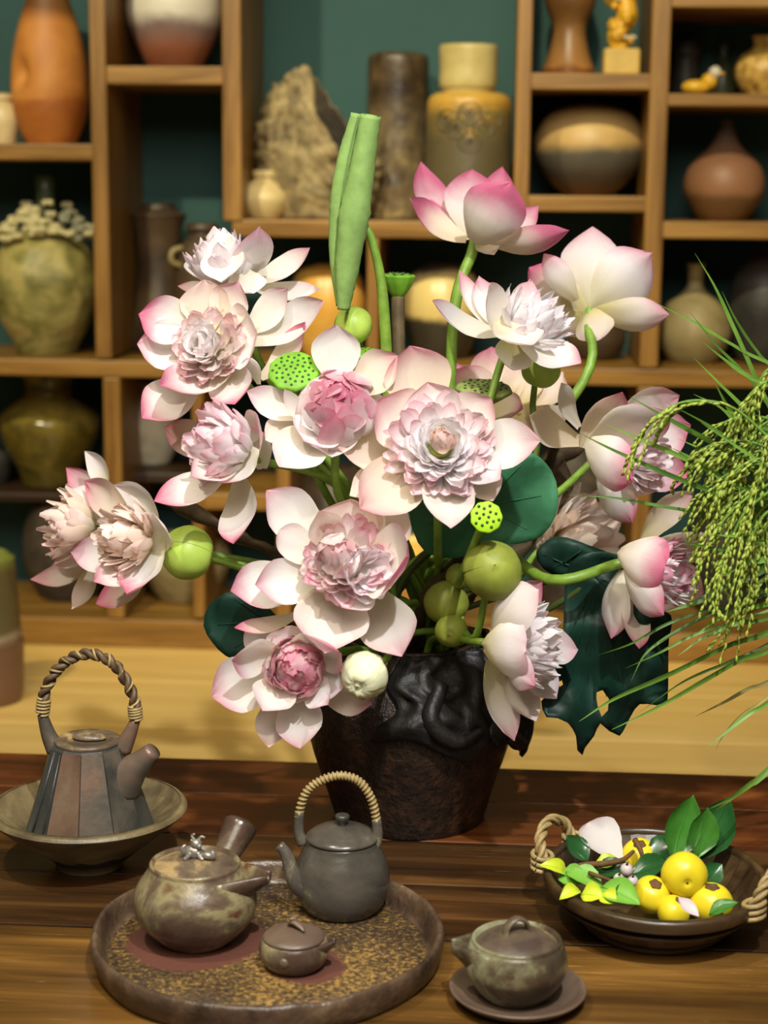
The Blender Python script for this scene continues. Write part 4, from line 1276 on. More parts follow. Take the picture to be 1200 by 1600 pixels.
# ------------------------------------------------------------------ seed pods
def pod(label, c, Y, r, axis, mat, stem_dir, depth=.8, holes=14, stem_mat='stem', seed=0, sy=1.0, stem_r=.0042, end=None):
    C0 = P(c[0], c[1], Y)
    R = r * sc(C0)
    n = cvec(axis)
    rng = random.Random(seed)
    root = thing('seed_pod', label, 'seed pod', C0 - n * R * depth, 'lotus seed pods in the vase')
    prof = smooth_prof([(.18 * R, -depth * R), (.45 * R, -.85 * depth * R), (.82 * R, -.4 * depth * R), (.98 * R, -.12 * R), (1.0 * R, -.03 * R)], 14)
    prof += [(.97 * R, .02 * R), (.9 * R, .05 * R), (.5 * R, .10 * R), (.0001, .12 * R)]
    fn = lambda rr, h, a: (rr * (1 + .035 * math.cos(9 * a) * (1 if h < -.02 * R else .3)), h)
    mesh('cup', lathe(prof, C0, 36, n, fn), mat, root)
    x, y, _ = frame(n)
    for i in range(holes):
        f = math.sqrt((i + .35) / holes) * .84
        a = i * 2.39996
        p = C0 + (x * math.cos(a) + y * math.sin(a)) * f * R + n * (R * (.12 - .07 * f * f))
        rr = R * (.10 if holes < 18 else .055)
        mesh('seed', lathe([(rr, -rr * .3), (rr, rr * .25), (rr * .7, rr * .45), (rr * .1, rr * .55)], p, 8, n), MAT['seed'], root)
    mesh('stem', tube(stem_path(C0 - n * R * depth * .97, cvec(stem_dir), end, rng=rng), [stem_r, stem_r], 8), MAT[stem_mat], root)
    return root


pod('bright green seed pod face-on beneath the upper left lotus', (459, 579), 1.66, 40, (-.05, .55, .72), MAT['pod'], (.2, -.9, -.3), .6, 40, seed=1)
pod('small lime seed pod facing front on the round leaf', (760, 808), 1.57, 25, (.05, .1, .98), MAT['pod_bright'], (-.2, -.6, -.75), .7, 15, seed=2)
pod('cup-shaped seed pod on a brown stalk beside the rolled leaf', (623, 430), 1.82, 26, (.03, .97, .22), MAT['pod'], (0, -1, 0), 1.35, 14, 'stem_brown', 3, stem_r=.0072)
pod('flat grey-green seed pod behind the centre lotus', (756, 606), 1.76, 44, (.05, .90, .36), MAT['pod_grey'], (0, -.95, 0), .6, 36, 'stem_dark', 4)
pod('sliver of a green seed pod behind the pink ball lotus', (578, 552), 1.75, 26, (.1, .85, .40), MAT['pod'], (0, -.9, 0), .6, 20, seed=5)


# ------------------------------------------------------------------ lotus leaves
def leaf(label, outline, holes, Yf, mat, att, stem_pts=None, thick=.0011, step=13, seed=0):
    g = sheet(outline, holes, Yf, step)
    A = P(att[0], att[1], Yf(*att))
    root = thing('lotus_leaf', label, 'leaf', A, 'lotus leaves in the vase')
    o = mesh('blade', g, mat, root)
    add_solid(o, thick)
    # veins radiate from the stalk
    rng = random.Random(seed)
    m = len(outline)
    for i in range(0, m, 2):
        ox, oy = outline[i]
        pts = []
        for t in (0, .2, .4, .6, .78):
            x, y = att[0] + (ox - att[0]) * t, att[1] + (oy - att[1]) * t
            pts.append(P(x, y, Yf(x, y) - .0009))
        mesh('vein', tube(crom(pts, 10), [.0013, .0004], 5), mat, root)
    end = MOUTH + Vector((rng.uniform(-.03, .04), rng.uniform(-.03, .03), -.05))
    if stem_pts:
        sp_ = [A + Vector((0, .0012, 0))] + [P(*q) for q in stem_pts] + [end]
    else:
        sp_ = [A + Vector((0, .0012, 0)), A + Vector((0, .03, -.02)), end + Vector((0, 0, .06)), end]
    mesh('stem', tube(crom(sp_, 24), .0035, 8), MAT['stem_dark'], root)
    return root


nzf = lambda x, y, s, a: a * noise.noise(Vector((x / s, y / s, 1.3)))
leaf('round mid-green lotus leaf behind the centre lotus', [(640, 780), (668, 740), (720, 716), (780, 706), (832, 708), (862, 736), (872, 770), (868, 806), (846, 838), (808, 850), (776, 850), (740, 866), (700, 872), (664, 862), (645, 828)], [],
     lambda x, y: 1.69 + (y - 780) * .00006 + nzf(x, y, 60, .012) - abs(x - 750) * .00008, MAT['leaf'], (752, 790), [(740, 880, 1.72)], seed=1)
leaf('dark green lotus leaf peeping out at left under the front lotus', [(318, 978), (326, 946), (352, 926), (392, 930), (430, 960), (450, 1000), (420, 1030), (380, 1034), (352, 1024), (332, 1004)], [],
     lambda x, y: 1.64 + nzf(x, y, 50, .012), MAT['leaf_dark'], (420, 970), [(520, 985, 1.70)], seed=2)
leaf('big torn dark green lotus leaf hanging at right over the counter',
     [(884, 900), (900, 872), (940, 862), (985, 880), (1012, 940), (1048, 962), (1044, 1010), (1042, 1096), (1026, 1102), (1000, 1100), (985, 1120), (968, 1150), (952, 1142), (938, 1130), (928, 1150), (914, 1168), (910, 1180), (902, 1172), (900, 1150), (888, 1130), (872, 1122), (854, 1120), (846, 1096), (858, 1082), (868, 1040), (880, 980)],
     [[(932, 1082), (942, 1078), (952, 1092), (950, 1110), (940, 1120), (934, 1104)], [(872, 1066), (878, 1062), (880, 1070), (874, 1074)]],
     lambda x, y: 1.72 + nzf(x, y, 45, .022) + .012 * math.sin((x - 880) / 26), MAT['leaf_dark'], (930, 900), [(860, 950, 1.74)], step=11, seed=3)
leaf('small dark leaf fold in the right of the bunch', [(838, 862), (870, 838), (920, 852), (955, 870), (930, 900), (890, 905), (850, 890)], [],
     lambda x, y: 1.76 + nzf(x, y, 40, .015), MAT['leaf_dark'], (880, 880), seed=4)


# rolled leaf
def scroll(path, rad, turns, seed, inner=.55, ns=48, na=44, phase=0.0):
    pts = crom(path, ns)
    V, Fc, UV = [], [], []
    for i, p in enumerate(pts):
        t = (pts[min(i + 1, ns - 1)] - pts[max(i - 1, 0)]).normalized()
        x = (RT - t * RT.dot(t)).normalized()
        y = t.cross(x)
        f = i / (ns - 1)
        m = f * (len(rad) - 1)
        k = min(int(m), len(rad) - 2)
        R = rad[k] + (rad[k + 1] - rad[k]) * (m - k)
        for j in range(na + 1):
            s = j / na
            a = phase + s * turns * 2 * math.pi
            wr = .05 * noise.noise(Vector((math.cos(a) * 1.4, f * 34 + a * 1.3, seed))) * 1.6 + .04 * noise.noise(Vector((a * 3, f * 50, seed)))
            rr = R * (inner + (1 - inner) * s) * (1 + wr)
            V.append(p + x * rr * math.cos(a) + y * rr * math.sin(a) + t * (.012 * R * 8 * math.sin(a) if i == ns - 1 else 0))
            UV.append((s, f))
    for i in range(ns - 1):
        for j in range(na):
            k = i * (na + 1) + j
            Fc.append((k, k + 1, k + na + 2, k + na + 1))
    return V, Fc, UV


YR = 1.72
kr = sc(P(550, 300, YR))
A = P(570, 352, YR + .02)
rl = thing('rolled_lotus_leaf', 'tall unopened lotus leaf rolled into two upright green scrolls', 'leaf', A)
o = mesh('scroll', scroll([P(536, 484, YR), P(540, 430, YR), P(551, 340, YR), P(565, 260, YR), P(578, 180, YR)], [10 * kr, 19 * kr, 27 * kr, 21 * kr, 17 * kr], 1.7, 2.0, .5, phase=2.4), MAT['leaf_roll'], rl)
add_solid(o, .0008)
o = mesh('scroll', scroll([P(530, 478, YR + .012), P(524, 400, YR + .012), P(529, 320, YR + .012), P(540, 250, YR + .012), P(558, 178, YR + .012)], [5 * kr, 10 * kr, 15 * kr, 14 * kr, 10 * kr], 1.7, 7.0, .5, phase=.6), MAT['leaf_roll'], rl)
add_solid(o, .0008)
mesh('stem', tube(crom([A, P(580, 372, YR + .02), P(594, 430, YR + .02), P(601, 500, YR + .02), P(606, 620, YR + .03), MOUTH + Vector((-.02, 0, .02)), MOUTH + Vector((-.02, 0, -.05))], 30), [.0035, .0058, .0062], 10), MAT['stem'], rl)

# ------------------------------------------------------------------ woody pieces in the bunch
def branch(label, pts, rad, mat, lump=.003):
    V, Fc = tube(crom([P(*p) for p in pts], 30), [r * sc(P(*pts[0])) for r in rad], 12)
    V = [Vector(v) + Vector((noise.noise(Vector(v) * 60), noise.noise(Vector(v) * 60 + Vector((9, 0, 0))), noise.noise(Vector(v) * 60 + Vector((0, 9, 0))))) * lump for v in V]
    tag(mesh('woody_branch', (V, Fc), mat), label, 'branch')


m_bark = plain('dark_bark', S(66, 54, 36), 0.7, 0.2, 0.45, 70, 0.6)
branch('thick brown stalk slanting under the lime seed pod to the vase mouth', [(738, 846, 1.70), (705, 890, 1.72), (668, 930, 1.74), (652, 985, 1.77), (650, 1030, VY)], [9, 11, 10, 9], m_bark, .0015)
branch('knobbly dry branch in shadow behind the round green bud', [(250, 765, 1.90), (285, 790, 1.90), (330, 815, 1.90), (420, 860, 1.88), (560, 930, 1.84), (640, 1030, VY)], [8, 15, 13, 8, 6, 6], m_bark, .006)
branch('dark gnarled branch behind the pink-flushed right lotus', [(905, 690, 1.86), (868, 715, 1.86), (880, 760, 1.86), (830, 840, 1.85), (740, 930, 1.82), (660, 1030, VY)], [14, 20, 16, 9, 7, 6], m_bark, .008)

# ------------------------------------------------------------------ tea things
m_bizen = ceramic('wood_fired_clay', [(0.30, S(44, 33, 27)), (0.47, S(78, 60, 48)), (0.54, S(96, 82, 64)), (0.60, S(134, 124, 90)), (0.67, S(92, 58, 42))], 12, 0.26, 0.15, 90, dist=.5)
m_gun = ceramic('gunmetal_clay', [(0.32, S(56, 52, 47)), (0.52, S(80, 74, 66)), (0.57, S(92, 86, 74)), (0.62, S(138, 132, 102)), (0.69, S(80, 72, 62))], 13, 0.24, 0.1, 90, dist=.4)
m_green = ceramic('ash_green_clay', [(0.36, S(50, 41, 32)), (0.48, S(74, 63, 48)), (0.55, S(120, 118, 90)), (0.63, S(140, 140, 108)), (0.70, S(76, 64, 48))], 12, 0.26, 0.15, 90, dist=.4)
m_lidc = ceramic('dusty_lid_clay', [(0.34, S(66, 54, 46)), (0.5, S(98, 84, 66)), (0.6, S(160, 136, 92)), (0.75, S(80, 68, 56))], 12, 0.38, 0.12, 90, dist=1.2)
m_smoke = ceramic('smoky_facets', [(0.32, S(44, 46, 43)), (0.46, S(80, 74, 64)), (0.58, S(112, 86, 70)), (0.72, S(84, 88, 78))], 8, 0.34, 0.15, 80)
m_bowl = ceramic('weathered_bowl_clay', [(0.30, S(66, 58, 40)), (0.55, S(112, 98, 68)), (0.75, S(146, 132, 94))], 14, 0.45, 0.3, 60)
m_rattan = plain('rattan_wrap', S(148, 128, 84), 0.5, 0.35, 0.25, 120, 0.3)
m_rope = plain('dark_rattan', S(84, 66, 46), 0.5, 0.35, 0.4, 90, 0.3)
m_metal = plain('dark_metal_clay', S(56, 54, 50), 0.35, 0.5, 0.2, 60, 0.2)
m_silver = ceramic('pewter_knob', [(0.3, S(110, 104, 96)), (0.7, S(160, 154, 144))], 60, 0.32, 0.3, 120, metal=.5)
m_traydark = ceramic('tray_rim_clay', [(0.3, S(48, 36, 28)), (0.55, S(84, 66, 50)), (0.8, S(122, 104, 78))], 26, 0.36, 0.7, 60)
m_red = ceramic('reddish_saucer_clay', [(0.3, S(76, 60, 50)), (0.6, S(104, 86, 70)), (0.8, S(116, 104, 86))], 10, 0.42, 0.15, 80)


def tray_floor_material(scars):
    m, nt, N, L, B = new_mat('tray_floor_ash')
    mp = coords(N, L)
    n1 = noise_node(N, L, mp, 210, 3, 0.7)
    n2 = noise_node(N, L, mp, 9, 4, 0.6)
    ad_ = N.new('ShaderNodeMath'); ad_.operation = 'MULTIPLY_ADD'; ad_.inputs[1].default_value = .6
    L.new(n2.outputs[0], ad_.inputs[0]); L.new(n1.outputs[0], ad_.inputs[2])
    r1 = ramp(N, [(0.68, S(46, 34, 22)), (0.83, S(84, 64, 35)), (0.96, S(150, 116, 56))])
    L.new(ad_.outputs[0], r1.inputs[0])
    col = r1.outputs[0]
    for (x, y, r) in scars:
        tc = N.new('ShaderNodeTexCoord')
        d = N.new('ShaderNodeVectorMath'); d.operation = 'DISTANCE'
        L.new(tc.outputs['Object'], d.inputs[0]); d.inputs[1].default_value = (x, y, 0.010)
        wob = N.new('ShaderNodeMath'); wob.operation = 'MULTIPLY_ADD'; wob.inputs[1].default_value = .03
        L.new(n2.outputs[0], wob.inputs[0]); L.new(d.outputs['Value'], wob.inputs[2])
        mr = N.new('ShaderNodeMapRange'); mr.inputs[1].default_value = r + .012; mr.inputs[2].default_value = r + .018
        mr.inputs[3].default_value = 1; mr.inputs[4].default_value = 0
        L.new(wob.outputs[0], mr.inputs[0])
        mx = N.new('ShaderNodeMix'); mx.data_type = 'RGBA'
        mx.inputs[7].default_value = (*S(92, 54, 42), 1)
        L.new(mr.outputs[0], mx.inputs[0]); L.new(col, mx.inputs[6])
        col = mx.outputs[2]
    L.new(col, B.inputs['Base Color'])
    B.inputs['Roughness'].default_value = .6
    bump(N, L, n1.outputs[0], .4, .002, B)
    return m


def on(cx, prof, z0, n=28):
    """lathe profile (top to bottom px rows at the centre line) standing on z0"""
    base = PZ(cx, prof[-1][0], z0)
    pr = []
    for y, hw in reversed(prof):
        p = P(cx, y, base.y)
        pr.append((max(hw * sc(p), 1e-6), p.z - z0))
    return base, smooth_prof(pr, n)


def beak(c, d, z, r0, ln, w, h, mat, root, rise=.004, name='spout'):
    """open pouring lip leaving a round body of radius r0 in direction d"""
    d = Vector((d[0], d[1], 0)).normalized()
    s = Vector((-d.y, d.x, 0))
    V, Fc = [], []
    nu, nv = 8, 12
    for i in range(nu + 1):
        u = i / nu
        ww = w * (1 - .80 * u ** .9) / 2
        hh = h * (1 - .80 * u ** .8)
        cc = c + d * (r0 * .70 + (ln + r0 * .30) * u) + Vector((0, 0, z + rise * u))
        for j in range(nv + 1):
            a = math.pi * j / nv
            V.append(cc + s * (math.cos(a) * ww) - Vector((0, 0, math.sin(a) * hh)))
    for i in range(nu):
        for j in range(nv):
            k = i * (nv + 1) + j
            Fc.append((k, k + 1, k + nv + 2, k + nv + 1))
    o = mesh(name, (V, Fc), mat, root)
    m = o.modifiers.new('thickness', 'SOLIDIFY'); m.thickness = .003; m.offset = 1
    return o


# ---- tray
TC = PZ(417, 1452, TZ + .026)
TC.z = TZ
tr = 275 * sc(TC)
kyb = PZ(306, 1468, TZ + .010)
cpb = PZ(459, 1510, TZ + .010)
tpb = PZ(534, 1420, TZ + .010)
tray = thing('round_tray', 'round dark stoneware tray with gold-flecked floor under the teapots', 'tray', TC)
wf = lambda r, h, a: (r * (1 + .008 * math.sin(3 * a + 1) + .010 * noise.noise(Vector((math.cos(a) * 3, math.sin(a) * 3, h * 40)))),
                      h * (1 + .10 * noise.noise(Vector((math.cos(a) * 5, math.sin(a) * 5, 2)))))
rimp = smooth_prof([(tr * .90, 0.0), (tr * .955, .001), (tr * .985, .010), (tr * 1.0, .021), (tr * .99, .028), (tr * .965, .029), (tr * .945, .024), (tr * .925, .014), (tr * .905, .010), (tr * .88, .0095)], 34)
V, Fc = lathe(rimp, TC, 96, fn=wf, cap=False)
mesh('rim', (V, Fc), m_traydark, tray)
fl = [(tr * .90, .002), (tr * .90, .0098), (tr * .6, .0098), (tr * .3, .0098), (.0001, .0098)]
mesh('dish_floor', lathe(fl, TC, 72), tray_floor_material([(kyb.x - TC.x, kyb.y - TC.y, .062), (cpb.x - TC.x + .012, cpb.y - TC.y, .036)]), tray)
FZ = TZ + .0100

# ---- side-handled teapot
b, pr = on(306, [(1352, 70), (1357, 73), (1366, 79), (1385, 92), (1405, 96), (1430, 90), (1452, 70), (1468, 52)], FZ)
kp = thing('side_handle_teapot', 'mottled brown teapot with stub handle and pewter creature on its lid', 'teapot', b)
k = sc(b)
mesh('body', lathe([(pr[0][0] * .9, 0)] + pr + [(pr[-1][0] * 1.02, pr[-1][1] + .0022), (pr[-1][0] * .98, pr[-1][1] + .004), (pr[-1][0] * .93, pr[-1][1] + .003), (pr[-1][0] * .92, pr[-1][1] - .003)], b, 56), m_bizen, kp)
top = pr[-1][1]
lr = pr[-1][0] * .93
lid = mesh('lid', lathe(smooth_prof([(lr * .97, top - .002), (lr * .975, top + .0005), (lr * .86, top + .002), (lr * .5, top + .0055), (lr * .12, top + .0075), (.0001, top + .0075)], 20), b, 48), m_lidc, kp)
fb = b + Vector((0, 0, top + .0068))
U = .010


def fz(x, y, z): return fb + Vector((x, y, z)) * U


geo = [blob(fz(-.1, 0, .55), .0065, 12, 8, 1.3, .9, .95), blob(fz(.15, -.1, 1.35), .0046, 10, 8, 1.1, 1, 1), blob(fz(.45, -.35, 1.25), .0026, 8, 6),
       tube(crom([fz(-.5, 0, .6), fz(-.9, .05, .4), fz(-1.1, -.1, .9), fz(-.8, 0, 1.2)], 12), [.003, .0025, .0012], 8),
       tube(crom([fz(.0, .1, 1.6), fz(-.3, .15, 2.0), fz(.0, .1, 2.2)], 8), [.0016, .0008], 6), tube(crom([fz(.3, .1, 1.6), fz(.55, .15, 1.95), fz(.9, .1, 1.9)], 8), [.0016, .0008], 6)]
for (x, y) in ((-.5, -.5), (-.4, .5), (.5, -.5), (.55, .4)):
    geo.append(tube(crom([fz(x * .6, y * .6, .6), fz(x * 1.2, y, .25), fz(x * 1.7, y * 1.2, .05)], 8), [.003, .0022, .002], 8))
for i in range(10):
    a = i * .63
    geo.append(blob(fz(.1 + .42 * math.cos(a), .02 + .35 * math.sin(a), 1.45 + .25 * math.sin(a * 2)), .0014, 6, 5))
geo.append(tube(crom([fz(.6, -.2, .3), fz(1.2, -.5, .5), fz(1.7, -.2, .3), fz(1.5, .1, .7)], 12), [.003, .0032, .002], 8))
mesh('creature_knob', join(*geo), m_silver, lid)
hd = P(352, 1338, b.y + .055)
he = P(376, 1290, b.y + .075)
mesh('handle', tube(crom([hd - (he - hd) * .9, hd, hd.lerp(he, .5), he, he + (he - hd) * .12], 16), [.012, .0125, .0145, .0165, .0120], 16), m_bizen, kp)
beak(b, (1, -.16), top - .004, pr[-1][0] * 1.05, .027, .066, .044, m_bizen, kp, .003)

# ---- bail-handled teapot
b, pr = on(534, [(1312, 55), (1318, 57), (1328, 62), (1348, 71), (1375, 75), (1398, 70), (1414, 60), (1420, 54)], FZ)
tp = thing('bail_handle_teapot', 'grey clay teapot with an overhead handle wrapped in pale rattan', 'teapot', b)
k = sc(b)
mesh('body', lathe([(pr[0][0] * .9, 0)] + pr + [(pr[-1][0] * .95, pr[-1][1] + .001)], b, 56), m_gun, tp)
top = pr[-1][1]
lr = pr[-1][0]
lid = mesh('lid', lathe(smooth_prof([(lr * .95, top + .0005), (lr * 1.03, top + .002), (lr * 1.0, top + .005), (lr * .75, top + .010), (lr * .3, top + .014), (.0001, top + .0145)], 22), b, 48), m_gun, tp)
mesh('knob', lathe(smooth_prof([(.0035, top + .013), (.0045, top + .017), (.0068, top + .021), (.006, top + .0245), (.0001, top + .025)], 12), b, 20), m_metal, lid)
sp_ = [P(486, 1394, b.y - .02), P(466, 1382, b.y - .02), P(455, 1358, b.y - .02), P(448, 1336, b.y - .02), P(436, 1320, b.y - .02)]
mesh('spout', tube(crom(sp_, 20), [19 * k, 15 * k, 12 * k, 10 * k, 8 * k], 14), m_gun, tp)
hp = [P(474, 1318, b.y), P(467, 1300, b.y), P(468, 1268, b.y), P(480, 1236, b.y), P(505, 1218, b.y), P(535, 1212, b.y), P(562, 1222, b.y), P(580, 1248, b.y), P(588, 1280, b.y), P(590, 1304, b.y), P(584, 1326, b.y)]
for q in (hp[:2] + [hp[2]], hp[-1:-3:-1] + [hp[-3]]):
    mesh('lug', tube(crom(q, 10), [.0062, .005, .0045], 10), m_gun, tp)
hdl = mesh('handle', tube(crom(hp[1:-1], 50), .0030, 10), m_rattan, tp)
mesh('rattan_wrap', tube(helix_on(hp[1:-1], .0033, 40, 0, 480), .0013, 5), m_rattan, hdl)

# ---- small lidded cup
b, pr = on(459, [(1466, 50), (1472, 53), (1485, 55), (1498, 50), (1506, 43), (1510, 38)], FZ)
cu = thing('small_lidded_pourer', 'tiny brown lidded pourer at the front of the tray', 'pourer', b)
k = sc(b)
mesh('body', lathe([(pr[0][0] * .9, 0)] + pr, b, 48), m_bizen, cu)
top = pr[-1][1]; lr = pr[-1][0] * .97
lid = mesh('lid', lathe(smooth_prof([(lr * .96, top), (lr * 1.0, top + .002), (lr * .85, top + .005), (lr * .4, top + .009), (.0001, top + .010)], 18), b, 40), m_red, cu)
a0 = b + Vector((0, 0, top + .009))
mesh('twist_knob', join(tube(crom([a0 + Vector((-.005, .004, 0)), a0 + Vector((-.001, 0, .006)), a0 + Vector((.006, -.004, .004)), a0 + Vector((.010, -.009, .0015))], 12), [.002, .0032, .0038, .001], 8, flat=.6),
                        tube(crom([a0 + Vector((.001, .003, 0)), a0 + Vector((.001, .001, .008)), a0 + Vector((-.004, -.002, .009))], 8), [.002, .0026, .001], 8)), m_red, lid)
beak(b, (1, -.15), top - .001, pr[-1][0] * .98, .010, .040, .022, m_bizen, cu, .003)
for ang in (-100, 165):
    d = Vector((math.cos(R_(ang)), math.sin(R_(ang)), 0))
    mesh('boss', lathe([(.0045, 0), (.0042, .0012), (.0028, .0022), (.0001, .0026)], b + d * pr[len(pr) * 3 // 4][0] * .985 + Vector((0, 0, top * .62)), 14, d), m_lidc, cu)

# ---- saucer and spouted cup at the front right
SC = PZ(809, 1543, TZ + .013); SC.z = TZ
sr = 107 * sc(SC)
tag(mesh('saucer', lathe(smooth_prof([(sr * .5, 0), (sr * .58, .001), (sr * .85, .006), (sr * .98, .012), (sr * 1.0, .014), (sr * .96, .0145), (sr * .8, .009), (sr * .5, .0055), (.0001, .005)], 30), SC, 64), m_red, loc=SC),
    'flat reddish grey saucer at the bottom edge under the lidded pourer', 'saucer')
b, pr = on(806, [(1474, 70), (1480, 74), (1495, 79), (1515, 80), (1535, 70), (1552, 56), (1560, 46)], TZ + .0058)
b = Vector((SC.x - .002, SC.y, TZ + .0058))
hp_ = thing('lidded_pourer', 'ash-green lidded pourer with a strap knob standing on the saucer', 'pourer', b)
mesh('body', lathe([(pr[0][0] * .9, 0)] + pr + [(pr[-1][0] * 1.01, pr[-1][1] + .0018), (pr[-1][0] * .97, pr[-1][1] + .003), (pr[-1][0] * .93, pr[-1][1] + .002), (pr[-1][0] * .92, pr[-1][1] - .003)], b, 56), m_green, hp_)
top = pr[-1][1]; lr = pr[-1][0] * .92
lid = mesh('lid', lathe(smooth_prof([(lr * .97, top - .002), (lr * .98, top - .001), (lr * .7, top + .005), (lr * .3, top + .009), (.0001, top + .010)], 18), b, 44), m_lidc, hp_)
a0 = b + Vector((.000, -.002, top + .008))
mesh('strap_knob', tube(crom([a0 + Vector((-.010, -.006, -.003)), a0 + Vector((-.008, -.004, .007)), a0 + Vector((0, 0, .0125)), a0 + Vector((.008, .004, .007)), a0 + Vector((.010, .006, -.003))], 18), .0048, 10, flat=.42, upv=(-.5, .86, 0)), m_lidc, lid)
beak(b, (-1, -.10), top - .002, pr[-1][0] * 1.0, .017, .062, .044, m_green, hp_, .001)
d = Vector((-.12, -1, 0)).normalized()
mesh('boss', lathe([(.0066, 0), (.0062, .0018), (.004, .003), (.0001, .0034)], b + d * pr[len(pr) * 3 // 4][0] * .975 + Vector((0, 0, top * .68)), 16, d), m_bizen, hp_)

# ---- wide bowl and faceted teapot at the left
BC = PZ(143, 1340, TZ)
bowl_y = BC.y
b, pr = on(140, [(1260, 153), (1264, 152), (1285, 128), (1308, 98), (1328, 68), (1342, 54), (1350, 52)], TZ)
BW = b
o = mesh('wide_bowl', lathe([(pr[0][0] * .8, 0.0)] + pr + [(pr[-1][0] * .985, pr[-1][1] + .002)] + [(max(r - .006, .001), h + .004) for r, h in reversed(pr[4:])] + [(.0001, pr[4][1] + .004)], b, 72), m_bowl, loc=b)
tag(o, 'wide weathered clay bowl at the left holding the faceted teapot', 'bowl')
bf = TZ + pr[4][1] + .0045
hh = P(134, 1160, b.y).z
fr = 96 * sc(b)
tb = Vector((b.x + .001, b.y, bf))
ft = thing('faceted_teapot', 'tall smoky faceted teapot with a twisted rattan handle standing in the bowl', 'teapot', tb)
H = hh - bf
rt = 55 * sc(b)
NF = 11
rb = 104 * sc(b)
prf = [(rb * .56, 0), (rb * .62, .001), (rb * .99, .022), (rb * .97, .030), (rt * 1.04, H * .985), (rt * .98, H), (rt * .9, H + .0005)]
mesh('body', lathe([(r * .97, h) for r, h in prf], tb, NF, rot=.2), m_metal, ft, smooth=False)
m_smoke2 = ceramic('slate_facet', [(0.32, S(40, 43, 42)), (0.6, S(66, 68, 64)), (0.8, S(86, 86, 78))], 10, 0.34, 0.15, 80)
m_smoke3 = ceramic('brown_facet', [(0.32, S(66, 52, 42)), (0.55, S(100, 78, 62)), (0.75, S(116, 104, 86))], 9, 0.34, 0.15, 80)
for i in range(NF):
    V = []
    for (r, h) in prf[2:5]:
        for q in (.02, .98):
            a0_, a1_ = .2 + 2 * math.pi * i / NF, .2 + 2 * math.pi * (i + 1) / NF
            e0 = Vector((math.cos(a0_), math.sin(a0_), 0)); e1 = Vector((math.cos(a1_), math.sin(a1_), 0))
            V.append(tb + e0.lerp(e1, q) * r + Vector((0, 0, h)))
    V += [v - (Vector((v.x - tb.x, v.y - tb.y, 0)).normalized() * .004) for v in V]
    Fc = [(0, 1, 3, 2), (2, 3, 5, 4), (6, 8, 9, 7), (8, 10, 11, 9), (0, 6, 7, 1), (4, 5, 11, 10), (0, 2, 8, 6), (2, 4, 10, 8), (1, 7, 9, 3), (3, 9, 11, 5)]
    mesh('facet', (V, Fc), (m_smoke, m_smoke3, m_smoke2)[(i * 5 + i // 3) % 3], ft, smooth=False)
for a in (-124, -140):
    p0 = tb + Vector((math.cos(R_(a)) * rb * .985, math.sin(R_(a)) * rb * .985, .026))
    p1 = tb + Vector((math.cos(R_(a)) * rt * 1.02, math.sin(R_(a)) * rt * 1.02, H * .97))
    mesh('facet_ridge', tube([p0, p0.lerp(p1, .5), p1], [.0012, .0010], 6), m_metal, ft)
lid = mesh('lid', lathe([(rt * .9, H - .001), (rt * .93, H + .003), (rt * .86, H + .0045), (rt * .62, H + .0035), (rt * .60, H + .001), (.0001, H + .001)], tb, 40), m_lidc, ft)
mesh('lid_bar', lathe(smooth_prof([(.016, 0), (.017, .002), (.012, .005), (.0001, .006)], 10), tb + Vector((0, .006, H + .002)), 24, sy=.55), m_lidc, lid)
mesh('spout', tube(crom([tb + Vector((rt * .95, -.01, H * .62)), P(205, 1205, b.y - .012), P(222, 1190, b.y - .014), P(240, 1172, b.y - .016)], 14), [.019, .016, .012, .0085], 16), m_smoke, ft)
ap = [P(88, 1172, b.y), P(76, 1148, b.y), P(66, 1116, b.y), P(70, 1082, b.y), P(88, 1048, b.y), P(112, 1028, b.y), P(143, 1022, b.y), P(174, 1034, b.y), P(196, 1062, b.y), P(210, 1096, b.y), P(212, 1124, b.y), P(202, 1148, b.y), P(190, 1172, b.y)]
for q in (ap[:3], ap[:-4:-1]):
    mesh('lug', tube(crom(q, 10), [.010, .0075, .005], 10), m_smoke, ft)
hdl = mesh('handle', tube(helix_on(ap[2:-2], .0030, 7, 0, 160), .0032, 8), m_rope, ft)
mesh('strand', tube(helix_on(ap[2:-2], .0030, 7, math.pi, 160), .0032, 8), m_rope, hdl)
mesh('strand', tube(helix_on(ap[2:-2], .0048, 11, 1.2, 220), .0014, 6), m_rattan, hdl)
for q in ((ap[2], ap[3]), (ap[-3], ap[-4])):
    mesh('binding', tube(helix_on([q[0], q[0].lerp(q[1], .4), q[0].lerp(q[1], .75)], .0062, 5, 0, 60), .0014, 6), m_rattan, hdl)

# ------------------------------------------------------------------ basket of fruit
m_slat = wood('basket_wood', S(36, 26, 15), S(62, 46, 26), S(92, 70, 40), 0.35, 2.0)
m_fruit = plain('yellow_fruit_skin', S(214, 192, 34), 0.38, 0.5, 0.10, 26, 0.06)
m_calyx = plain('dry_calyx', S(92, 66, 40), 0.7, 0.2, 0.3, 120, 0.4)
m_leafg = plain('glossy_leaf', S(62, 118, 40), 0.32, 0.5, 0.22, 26, 0.12, .10)
m_leafd = plain('deep_green_leaf', S(36, 82, 38), 0.28, 0.5, 0.22, 26, 0.12, .08)
m_leafy = plain('yellow_green_leaf', S(190, 206, 48), 0.4, 0.4, 0.18, 26, 0.12, .15)
m_leafm = plain('fresh_leaf', S(112, 166, 60), 0.4, 0.4, 0.2, 26, 0.12, .12)
m_mauve = plain('mauve_bulb', S(190, 176, 176), 0.45, 0.4, 0.15, 60, 0.15)
ZR = TZ + .047
KC = PZ(1024, 1364, ZR); KC.z = TZ
kR = 168 * sc(KC); KS = 1.12
